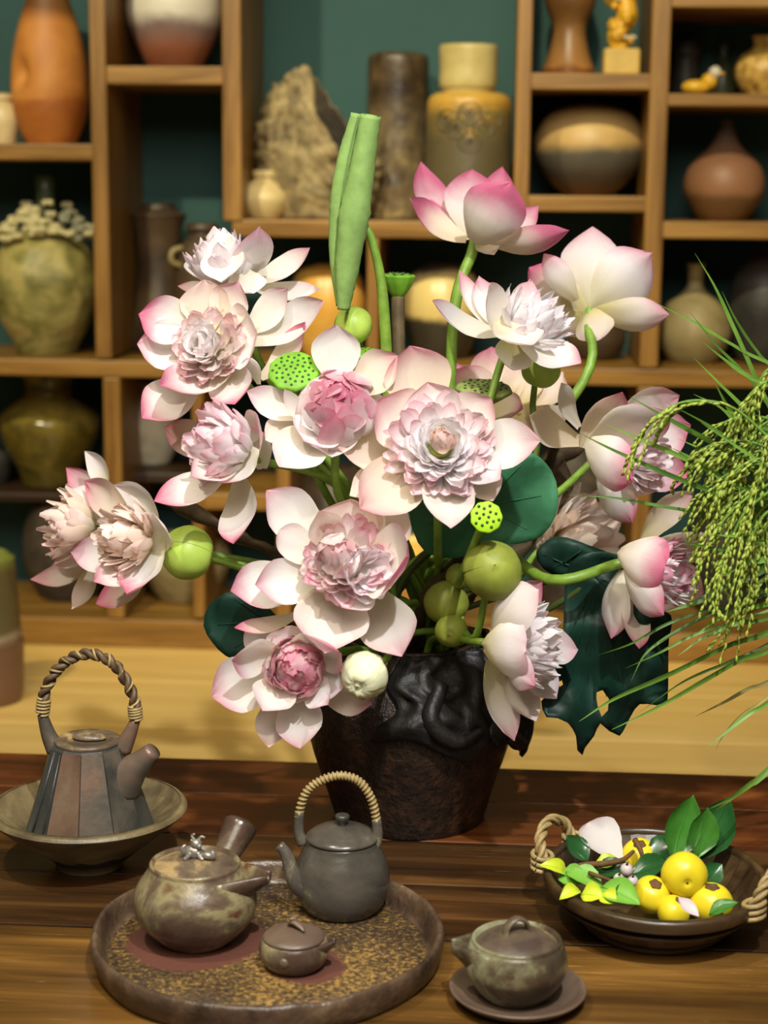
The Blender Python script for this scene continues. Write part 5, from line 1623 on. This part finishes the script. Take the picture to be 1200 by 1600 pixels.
bk = thing('fruit_basket', 'shallow dark wooden basket with coiled rattan handles holding yellow fruit', 'basket', KC)
n_s = 40
for i in range(n_s):
    a = 2 * math.pi * (i + .5) / n_s
    d0 = Vector((math.cos(a), math.sin(a) * KS, 0)); s0 = Vector((-math.sin(a), math.cos(a) * KS, 0)).normalized()
    hw0, hw1 = math.pi * kR * .66 / n_s * .96, math.pi * kR / n_s * .98
    V = []
    for (rr, zz, hw) in ((.66, .004, hw0), (.80, .014, (hw0 + hw1) / 2), (.985, .044, hw1)):
        for th in (0, .0022):
            for sg in (-1, 1):
                V.append(KC + d0 * (kR * rr - th) + s0 * hw * sg + Vector((0, 0, zz + th * .4)))
    Fc = []
    for j in range(2):
        o_ = j * 4
        Fc += [(o_, o_ + 1, o_ + 5, o_ + 4), (o_ + 2, o_ + 6, o_ + 7, o_ + 3), (o_, o_ + 4, o_ + 6, o_ + 2), (o_ + 1, o_ + 3, o_ + 7, o_ + 5)]
    Fc += [(0, 2, 3, 1), (8, 9, 11, 10)]
    mesh('slat', (V, Fc), m_slat, bk, smooth=False)
mesh('base', lathe([(kR * .64, 0), (kR * .69, .001), (kR * .69, .006), (kR * .4, .007), (.0001, .007)], KC, 56, sy=KS), m_slat, bk)
for rr, z0, z1 in ((1.0, .036, .049), (.90, .024, .030)):
    mesh('band', lathe(smooth_prof([(kR * rr, z0), (kR * (rr + .03), z0 + .002), (kR * (rr + .03), z1 - .002), (kR * rr * .985, z1), (kR * rr * .96, z1 - .003), (kR * rr * .955, z0 + .002), (kR * rr, z0)], 18), KC, 72, sy=KS, cap=False), m_slat, bk)
for (ang, nm) in ((152, 1), (-22, 2)):
    d0 = Vector((math.cos(R_(ang)), math.sin(R_(ang)) * KS, 0)); s0 = Vector((-d0.y, d0.x, 0)).normalized()
    e = KC + d0 * kR * 1.0 + Vector((0, 0, .046))
    arch = [e - s0 * .030, e - s0 * .024 + Vector((0, 0, .018)) + d0 * .006, e + d0 * .010 + Vector((0, 0, .027)), e + s0 * .024 + Vector((0, 0, .018)) + d0 * .006, e + s0 * .030]
    h = mesh('handle', tube(crom(arch, 24), .0026, 10), m_rattan, bk)
    for ph in (0, 2.1, 4.2):
        mesh('coil', tube(helix_on(arch, .0036, 2.5, ph, 80), .0024, 7), m_rattan, h)
    for sg in (-1, 1):
        c_ = e + s0 * .030 * sg
        for j in range(3):
            ring = [c_ + Vector((0, 0, -.008 + j * .006)) + (s0 * math.cos(t * .5236) * .011 + d0 * math.sin(t * .5236) * .009) + Vector((0, 0, .002 * math.sin(t * .5236))) for t in range(13)]
            mesh('coil', tube(ring, .0024, 7, False), m_rattan, h)


def fruit(label, px, py, r, z, axis, calyx=True):
    c = PZ(px, py, z)
    R = r * sc(c)
    n = cvec(axis)
    root = thing('yellow_fruit', label, 'fruit', c - Vector((0, 0, R * .9)), 'fruit in the basket')
    pr_ = smooth_prof([(.0001, -.84), (.3, -.90), (.7, -.70), (.98, -.15), (.96, .30), (.66, .74), (.28, .86), (.12, .82), (.0001, .80)], 22)
    mesh('flesh', lathe([(a * R, h * R) for a, h in pr_], c, 32, n, lambda rr, h, a: (rr * (1 + .02 * math.cos(4 * a)), h)), m_fruit, root)
    if calyx:
        mesh('calyx', lathe([(.30 * R, .80 * R), (.33 * R, .87 * R), (.22 * R, .92 * R), (.10 * R, .86 * R), (.0001, .86 * R)], c, 24, n, lambda rr, h, a: (rr * (1 + .09 * math.cos(5 * a)), h)), m_calyx, root)
    else:
        mesh('blossom_scar', lathe([(.06 * R, .80 * R), (.05 * R, .835 * R), (.0001, .84 * R)], c, 10, n), m_calyx, root)
    return root


fruit('round yellow fruit on top of the pile with a tiny dot', 1069, 1366, 36, TZ + .054, (.0, -.25, .97), False)
fruit('yellow fruit with dry brown calyx facing up, front middle', 1018, 1398, 30, TZ + .034, (.15, .75, .6))
fruit('yellow fruit half hidden at right with brown calyx upright', 1111, 1412, 34, TZ + .030, (0, .95, .3))
fruit('greenish yellow fruit low at the front rim of the basket', 1052, 1424, 26, TZ + .026, (.4, .8, .4))
fruit('yellow fruit with a large shaggy calyx at the back of the pile', 1000, 1338, 29, TZ + .038, (-.1, .8, .5))


def gleaf(label, pts, w, mat, cat='leaf', name='fruit_leaf', inw=(0, .5, .8), bulge=.08, cup=.8, z=None, group='leaves in the basket', prof=LEAFP, rib=True, curl=0.0, rough=.05, seed=0):
    """pts: base (px,py,Y) and tip (px,py,Y)"""
    a, t = P(*pts[0]), P(*pts[1])
    ww = w * sc(a) * 1.25
    g = petal_geo(a, t, cvec(inw), ww, bulge, cup, 16, 8, prof, curl, rough, seed, .1)
    root = thing(name, label, cat, a, group)
    o = mesh('blade', (g[0], g[1], g[2]), mat, root, tint=(.15, .1, .3) if mat == MAT['petal'] else None)
    if rib:
        mid = [g[0][i * 9 + 4] for i in range(0, 17, 2)]
        mesh('midrib', tube(mid, [.0010, .0003], 5), mat, root)
    return root


YK = KC.y
gleaf('upright glossy green leaf at the back of the basket', [(1052, 1346, YK + .03), (1083, 1242, YK + .05)], 56, m_leafg, inw=(.2, 0, .9))
gleaf('glossy leaf leaning right beside the upright one', [(1090, 1340, YK + .035), (1106, 1262, YK + .045)], 50, m_leafg, inw=(.3, 0, .9), seed=3)
gleaf('large deep green leaf at the right of the upright leaves', [(1096, 1342, YK + .045), (1140, 1246, YK + .06)], 58, m_leafd, inw=(-.2, .1, .9), seed=4)
gleaf('pale pinkish fallen lotus petal in the basket', [(968, 1345, YK + .05), (918, 1286, YK + .08)], 66, MAT['petal'], 'petal', 'fallen_petal', rib=False, prof=ROUND, inw=(.4, .4, .8))
gleaf('dark green leaf by the left basket handle', [(918, 1346, YK + .04), (884, 1306, YK + .05)], 44, m_leafd, inw=(.5, .5, .6), seed=5)
gleaf('deep green leaf lying left of the top fruit', [(986, 1366, YK + .01), (1046, 1346, YK + .0)], 46, m_leafd, inw=(0, .7, .6), seed=6)
gleaf('dark green leaf in shade behind the top fruit', [(1010, 1336, YK + .05), (1060, 1318, YK + .05)], 44, m_leafd, inw=(0, .7, .6), seed=7)
gleaf('fresh green leaf lying along the left rim', [(884, 1362, YK - .01), (942, 1392, YK - .03)], 44, m_leafm, inw=(.1, .8, .5), bulge=-.08, seed=8)
gleaf('yellow leaf curling over the left end of the basket', [(886, 1372, YK + .00), (842, 1352, YK - .01)], 26, m_leafy, inw=(0, .7, .6), bulge=-.22, seed=9)
gleaf('narrow yellow leaf drooping over the front left rim', [(906, 1392, YK - .055), (874, 1406, YK - .07)], 22, m_leafy, inw=(.1, .7, .6), bulge=-.25, seed=10)
gleaf('small lime leaf folded beside the fresh green one', [(908, 1398, YK - .05), (944, 1402, YK - .06)], 34, m_leafy, inw=(0, .6, .7), bulge=-.1, seed=11)
gleaf('curled fresh green leaf at the front of the pile', [(940, 1386, YK - .04), (1000, 1414, YK - .07)], 44, m_leafm, inw=(0, .6, .8), bulge=-.08, seed=12)
gleaf('small deep green leaf standing up before the mauve bulbs', [(972, 1410, YK - .06), (976, 1378, YK - .045)], 26, m_leafd, inw=(.2, .2, .9), seed=13)
gleaf('green leaf lying on the right front rim', [(1108, 1430, YK - .06), (1154, 1410, YK - .06)], 26, m_leafg, inw=(0, .8, .5), bulge=-.06, seed=14)
gleaf('pale straw petal scrap between the front fruits', [(1060, 1402, YK - .075), (1092, 1432, YK - .085)], 22, m_mauve, 'petal', 'dried_petal', inw=(.2, .6, .7), rib=False, seed=15)
gleaf('lime leaf under the twig at the back left', [(930, 1350, YK + .02), (968, 1344, YK + .02)], 30, m_leafy, inw=(0, .8, .5), seed=16)
gleaf('pale green leaf tucked under the fresh leaf at the left end', [(872, 1372, YK - .01), (920, 1380, YK - .02)], 40, m_leafm, inw=(0, .7, .6), bulge=-.12, seed=21)
gleaf('dark leaf in shade behind the mauve bulbs', [(930, 1362, YK + .01), (984, 1352, YK + .01)], 40, m_leafd, inw=(0, .8, .5), seed=22)
gleaf('bluish green leaf to the right of the top fruit', [(1096, 1382, YK - .0), (1128, 1350, YK + .02)], 34, m_leafd, inw=(.2, .4, .8), seed=23)
gleaf('yellow green leaf scrap at the front left of the pile', [(940, 1398, YK - .055), (962, 1412, YK - .065)], 30, m_leafy, inw=(0, .6, .8), bulge=-.15, seed=24)
for i, (x, y, r, lb) in enumerate(((979, 1358, 10, 'topmost of the small mauve bulbs in the basket'), (967, 1373, 9, 'lower left of the small mauve bulbs in the basket'), (988, 1376, 9, 'right-hand one of the small mauve bulbs in the basket'))):
    c = P(x, y, YK - .035)
    R = r * sc(c)
    root = thing('mauve_bulb', lb, 'bulb', c - Vector((0, 0, R)), 'mauve bulbs')
    mesh('bulb', blob(c, R, 16, 10, lump=.1, lf=150), m_mauve, root)
    mesh('tip', tube([c + Vector((0, -.002, R * .8)), c + Vector((.001, -.004, R * 1.5))], [.0014, .0004], 6), m_calyx, root)
tw = thing('dry_twig', 'dry brown twig lying across the back left of the basket', 'twig', P(895, 1358, YK))
mesh('branch', tube(crom([P(886, 1362, YK - .0), P(910, 1352, YK), P(940, 1350, YK + .005), P(972, 1344, YK + .01), P(990, 1330, YK + .02)], 18), [.0026, .0032, .0018], 7), m_calyx, tw)
mesh('branch', tube(crom([P(920, 1364, YK - .02), P(944, 1372, YK - .03), P(966, 1380, YK - .04)], 10), [.0022, .0014], 7), m_calyx, tw)
mesh('branch', tube(crom([P(992, 1312, YK + .04), P(1000, 1326, YK + .03), P(1004, 1338, YK + .02)], 10), [.0030, .0020], 7), m_calyx, tw)

# ------------------------------------------------------------------ rice sheaf at the right
m_rice = plain('rice_leaf_green', S(98, 136, 50), 0.45, 0.35, 0.22, 30, 0.15, .18)
m_rice2 = plain('rice_leaf_deep', S(74, 108, 36), 0.45, 0.35, 0.25, 30, 0.15, .15)
m_grain = plain('rice_grain', S(142, 158, 62), 0.5, 0.35, 0.25, 200, 0.2, .08)
m_dryl = plain('dry_rice_leaf', S(140, 128, 62), 0.55, 0.3, 0.25, 40, 0.15, .1)
RV = PZ(1440, 1330, TZ)
rz = .24
tag(mesh('rice_vase', lathe(smooth_prof([(.06, 0), (.075, .01), (.10, .08), (.105, .14), (.085, .20), (.075, rz), (.070, rz), (.068, .16)], 34), RV, 48), m_darkclay, loc=RV),
    'dark clay vase holding the rice sheaf, just outside the right edge', 'vase')
RM = RV + Vector((0, 0, rz))
rng = random.Random(11)


def rice_leaf(path, w, Y, mat, label=None, dY=0.0):
    """path px from tip to the right edge; continues to the sheaf vase"""
    n = len(path)
    pts = [P(x, y, Y + dY * i / n) for i, (x, y) in enumerate(path)]
    last = pts[-1]
    foot = RM + Vector((rng.uniform(-.05, .05), rng.uniform(-.05, .05), -.03))
    gapd = (foot - last).length
    mid = last + (pts[-1] - pts[-2]).normalized() * gapd * .5 + Vector((0, 0, .02))
    pts += [mid, foot]
    C = crom(pts, 44)
    kk = sc(C[0])
    V, Fc, UV = [], [], []
    for i, p in enumerate(C):
        t = (C[min(i + 1, 43)] - C[max(i - 1, 0)]).normalized()
        f = i / 43
        side = t.cross(-F).normalized()
        nn = side.cross(t)
        ang = .5 * math.sin(f * 5 + w)
        side = side * math.cos(ang) + nn * math.sin(ang)
        hw = w * kk / 2 * min(1, .06 + f * 3.2) * (1 if f < .7 else 1 - (f - .7) * 1.5)
        for v, dz in ((-1, 0), (-.12, .25), (.12, .25), (1, 0)):
            V.append(p + side * hw * v - nn * hw * dz)
            UV.append(((v + 1) / 2, f))
    for i in range(43):
        for j in range(3):
            k = i * 4 + j
            Fc.append((k, k + 1, k + 5, k + 4))
    o = mesh('rice_leaf', (V, Fc, UV), mat, loc=foot)
    tag(o, label or 'slender green rice leaf arching in from the right edge', 'leaf', 'rice leaves of the sheaf')


L_ = [
    ([(1086, 396), (1118, 450), (1150, 520), (1205, 640)], 7, 1.72, 0, 'highest rice leaf, its tip crossing the dark cell beside the cream bottle'),
    ([(1022, 472), (1090, 506), (1140, 536), (1210, 570)], 6, 1.72, 0, 'thin rice leaf crossing in front of the cream bottle vase'),
    ([(1078, 488), (1120, 540), (1170, 590), (1215, 650)], 6, 1.70, 1, None), ([(1100, 536), (1130, 560), (1165, 585), (1210, 600)], 7, 1.66, 0, None),
    ([(1085, 560), (1125, 600), (1165, 640), (1210, 690)], 7, 1.66, 0, None), ([(1128, 455), (1150, 500), (1180, 545), (1215, 580)], 6, 1.74, 1, None),
    ([(984, 620), (1040, 652), (1110, 690), (1210, 744)], 8, 1.60, 1, 'long rice leaf laid across the pink-flushed right lotus'), ([(944, 662), (1010, 690), (1090, 726), (1210, 790)], 8, 1.60, 0, None),
    ([(904, 676), (960, 704), (1050, 744), (1130, 774), (1210, 800)], 8, 1.59, 1, 'longest rice leaf, its tip reaching left of the pink-flushed lotus'), ([(1076, 772), (1120, 784), (1160, 806), (1210, 816)], 17, 1.62, 0, 'broad bright rice leaf above the heavy grain heads'),
    ([(886, 773), (960, 778), (1040, 792), (1120, 806), (1210, 830)], 6, 1.64, 1, 'rice leaf grazing the shaded cream lotus'), ([(1055, 845), (1090, 852), (1120, 858), (1210, 880)], 5, 1.58, 1, None),
    ([(1120, 836), (1150, 838), (1180, 842), (1210, 850)], 8, 1.56, 0, None), ([(1040, 956), (1090, 940), (1140, 912), (1210, 880)], 13, 1.62, 1, 'broad dark rice leaf under the nodding lotus'),
    ([(1090, 990), (1120, 968), (1160, 950), (1210, 940)], 9, 1.58, 0, None), ([(905, 1127), (960, 1092), (1050, 1052), (1140, 1008), (1210, 984)], 9, 1.60, 0, 'rice leaf sweeping down over the torn lotus leaf'),
    ([(956, 1140), (1030, 1104), (1110, 1058), (1160, 1030), (1210, 1012)], 9, 1.58, 0, None), ([(986, 1064), (1010, 1020), (1060, 985), (1120, 955), (1210, 915)], 6, 1.64, 1, None), ([(934, 1024), (990, 1004), (1060, 968), (1210, 925)], 5, 1.64, 1, None),
    ([(978, 1044), (1030, 1020), (1090, 990), (1210, 950)], 5, 1.63, 0, None), ([(1000, 1112), (1070, 1064), (1140, 1034), (1210, 1000)], 5, 1.62, 1, None),
    ([(1104, 1168), (1140, 1140), (1172, 1114), (1210, 1090)], 7, 1.55, 0, 'lower rice leaf tip hanging over the counter at right'), ([(1118, 1172), (1130, 1150), (1160, 1116), (1210, 1080)], 4, 1.56, 2, None), ([(1085, 1120), (1130, 1098), (1170, 1076), (1210, 1060)], 6, 1.68, 2, None),
    ([(1108, 1264), (1140, 1248), (1172, 1226), (1210, 1194)], 10, 1.54, 0, 'lowest rice leaf, its tip touching the leaves in the basket'), ([(1118, 1266), (1150, 1244), (1180, 1222), (1210, 1200)], 5, 1.55, 2, None),
    ([(1060, 686), (1110, 706), (1160, 716), (1210, 740)], 8, 1.64, 0, None), ([(1050, 700), (1100, 724), (1150, 744), (1210, 770)], 9, 1.66, 0, None), ([(1118, 600), (1140, 640), (1170, 680), (1210, 720)], 10, 1.66, 0, None), ([(1084, 616), (1130, 640), (1170, 690), (1210, 740)], 7, 1.63, 0, None),
    ([(1130, 640), (1160, 650), (1180, 660), (1215, 672)], 9, 1.60, 0, None), ([(1040, 628), (1100, 660), (1150, 690), (1212, 712)], 5, 1.62, 1, None), ([(1130, 900), (1160, 884), (1180, 876), (1212, 866)], 10, 1.56, 0, None), ([(1150, 760), (1170, 764), (1190, 770), (1212, 780)], 10, 1.58, 0, None),
    ([(1060, 1024), (1100, 996), (1150, 975), (1212, 962)], 7, 1.60, 0, None), ([(1140, 700), (1165, 730), (1185, 755), (1212, 790)], 8, 1.60, 1, None), ([(1095, 660), (1140, 690), (1180, 716), (1212, 730)], 6, 1.58, 0, None), ([(1105, 900), (1150, 916), (1180, 920), (1212, 926)], 9, 1.60, 1, None)]
ORD = ['first', 'second', 'third', 'fourth', 'fifth', 'sixth', 'seventh', 'eighth', 'ninth', 'tenth', 'eleventh', 'twelfth', 'thirteenth', 'fourteenth', 'fifteenth', 'sixteenth', 'seventeenth', 'eighteenth', 'nineteenth', 'twentieth']
ORD += ['twenty-' + o_ for o_ in ORD[:9]] + ['thirtieth'] + ['thirty-' + o_ for o_ in ORD[:9]] + ['fortieth']
rank = {id(e): i for i, e in enumerate(sorted(L_, key=lambda e: e[0][0][1]))}
L_ = [(e[0], e[1], e[2], e[3], e[4] or ('broad' if e[1] > 8 else 'slender') + (' dry' if e[3] == 2 else ' deep green' if e[3] == 1 else ' bright green') + ' rice leaf, its tip the ' + ORD[rank[id(e)]] + ' highest of the sheaf') for e in L_]
for p, w, Y, mi, lb in L_:
    rice_leaf(p, w, Y, (m_rice, m_rice2, m_dryl)[mi], lb, dY=.03)


def grain(c, d, l, r):
    x, y, z = frame(d)
    V = [c]
    for h, rr in ((.3, 1), (.65, .9)):
        V += [c + z * l * h + (x * math.cos(a) + y * math.sin(a) * .7) * r * rr for a in (0, 1.257, 2.513, 3.77, 5.027)]
    V.append(c + z * l)
    Fc = [(0, 1 + (j + 1) % 5, 1 + j) for j in range(5)] + [(1 + j, 1 + (j + 1) % 5, 6 + (j + 1) % 5, 6 + j) for j in range(5)] + [(6 + j, 6 + (j + 1) % 5, 11) for j in range(5)]
    return V, Fc


def panicle(path, Y, label=None, dens=1.0, branches=6):
    """path px from the hanging tip back to the sheaf"""
    pts = [P(x, y, Y) for x, y in path]
    foot = RM + Vector((rng.uniform(-.05, .05), rng.uniform(-.05, .05), -.03))
    C = crom(pts, 40)
    last = C[-1]
    tail = crom([last, last.lerp(foot, .45) + Vector((.03, 0, .10)), foot], 16)[1:]
    root = thing('rice_ear', label or 'drooping head of green rice grains in the sheaf', 'rice ear', foot, 'rice ears of the sheaf')
    mesh('stalk', tube(C + tail, [.0006, .0012, .0016, .0020], 6), m_rice, root)
    geos = []
    ln = sum((C[i + 1] - C[i]).length for i in range(39))
    # side branches lie close to the main axis and droop
    for bnum in range(branches):
        f0 = .30 + .65 * bnum / branches
        i0 = int(f0 * 39)
        start = C[i0]
        blen = rng.uniform(.30, .48) * ln
        off = Vector((rng.uniform(-.012, .012), rng.uniform(-.014, .014), rng.uniform(-.016, .004)))
        seg = []
        for q in range(12):
            g = q / 11
            j = max(0, i0 - int(g * blen / ln * 39))
            seg.append(C[j] + off * g - Vector((0, 0, .010 * g * g)))
        geos.append(tube(seg, .0005, 4))
        m = max(4, int(blen / .0050 * dens))
        for q in range(m):
            g = (q + .5) / m
            jj = min(10, int(g * 11))
            c = seg[jj].lerp(seg[jj + 1], g * 11 - jj)
            d = (seg[jj + 1] - seg[jj]).normalized() + Vector((rng.uniform(-.35, .35), rng.uniform(-.35, .35), rng.uniform(-.35, .2)))
            geos.append(grain(c, d.normalized(), rng.uniform(.0082, .0100), .0021))
    m = int(ln * .5 / .0045)
    for q in range(m):
        g = q / m * .55
        jj = min(38, int(g * 39))
        c = C[jj].lerp(C[jj + 1], g * 39 - jj)
        d = (C[max(0, jj - 1)] - C[jj + 1]).normalized() + Vector((rng.uniform(-.4, .4), rng.uniform(-.4, .4), rng.uniform(-.4, .2)))
        geos.append(grain(c, d.normalized(), .0092, .0021))
    tag(mesh('grains', join(*geos), m_grain, root), kind='stuff')


panicle([(988, 722), (998, 690), (1020, 656), (1056, 632), (1100, 626), (1150, 640), (1208, 690)], 1.58, 'arched rice ear drooping in front of the pink-flushed lotus')
PN = [([(1112, 944), (1122, 900), (1140, 850), (1165, 800), (1212, 760)], 1.57, 'rice ear hanging lowest beside the nodding lotus'), ([(1088, 905), (1105, 860), (1130, 815), (1165, 780), (1212, 750)], 1.58, None), ([(1092, 860), (1112, 820), (1140, 785), (1175, 760), (1212, 745)], 1.60, None),
      ([(1150, 948), (1158, 900), (1172, 850), (1190, 810), (1214, 790)], 1.56, None), ([(1182, 920), (1185, 880), (1192, 840), (1204, 810), (1222, 790)], 1.58, None), ([(1068, 800), (1096, 770), (1130, 745), (1170, 728), (1214, 725)], 1.61, None),
      ([(1075, 720), (1100, 700), (1135, 690), (1170, 690), (1214, 705)], 1.60, None), ([(1085, 755), (1110, 730), (1145, 712), (1180, 705), (1214, 710)], 1.62, None), ([(1110, 800), (1125, 765), (1150, 735), (1180, 718), (1214, 720)], 1.59, None),
      ([(1140, 800), (1150, 750), (1165, 705), (1185, 670), (1216, 650)], 1.60, None), ([(1150, 680), (1160, 645), (1175, 620), (1195, 605), (1220, 605)], 1.62, None), ([(1130, 690), (1145, 655), (1165, 625), (1190, 600), (1220, 590)], 1.60, None),
      ([(1168, 860), (1172, 800), (1182, 750), (1198, 710), (1222, 690)], 1.57, None), ([(1190, 780), (1192, 730), (1198, 690), (1208, 660), (1226, 640)], 1.57, None), ([(1130, 1000), (1150, 960), (1170, 930), (1192, 905), (1220, 890)], 1.59, None), ([(1060, 745), (1085, 722), (1120, 705), (1160, 700), (1214, 715)], 1.64, None),
      ([(1176, 660), (1180, 620), (1190, 590), (1204, 575), (1226, 570)], 1.60, None), ([(1130, 870), (1142, 830), (1160, 790), (1182, 765), (1216, 750)], 1.60, None), ([(1098, 690), (1120, 668), (1150, 652), (1182, 650), (1216, 660)], 1.64, None),
      ([(1104, 780), (1128, 752), (1156, 735), (1186, 730), (1218, 738)], 1.66, None), ([(1122, 905), (1136, 862), (1156, 822), (1180, 796), (1218, 780)], 1.63, None), ([(1160, 905), (1166, 862), (1176, 822), (1192, 796), (1220, 780)], 1.61, None), ([(1080, 838), (1102, 800), (1130, 775), (1168, 760), (1216, 758)], 1.66, None),
      ([(1155, 760), (1166, 722), (1180, 695), (1198, 680), (1224, 676)], 1.64, None), ([(1115, 745), (1136, 720), (1160, 705), (1188, 700), (1220, 706)], 1.67, None), ([(1186, 850), (1188, 812), (1194, 780), (1206, 760), (1226, 750)], 1.64, None), ([(1168, 725), (1176, 690), (1188, 662), (1204, 648), (1226, 644)], 1.67, None)]
rank = {id(e): i for i, e in enumerate(sorted(PN, key=lambda e: e[0][0][0]))}
PN = [(e[0], e[1], e[2] or 'drooping ear of green rice, its tip the ' + ORD[rank[id(e)] + 1] + ' from the left') for e in PN]
for p, Y, lb in PN:
    panicle(p, Y, lb, 1.0, 6)
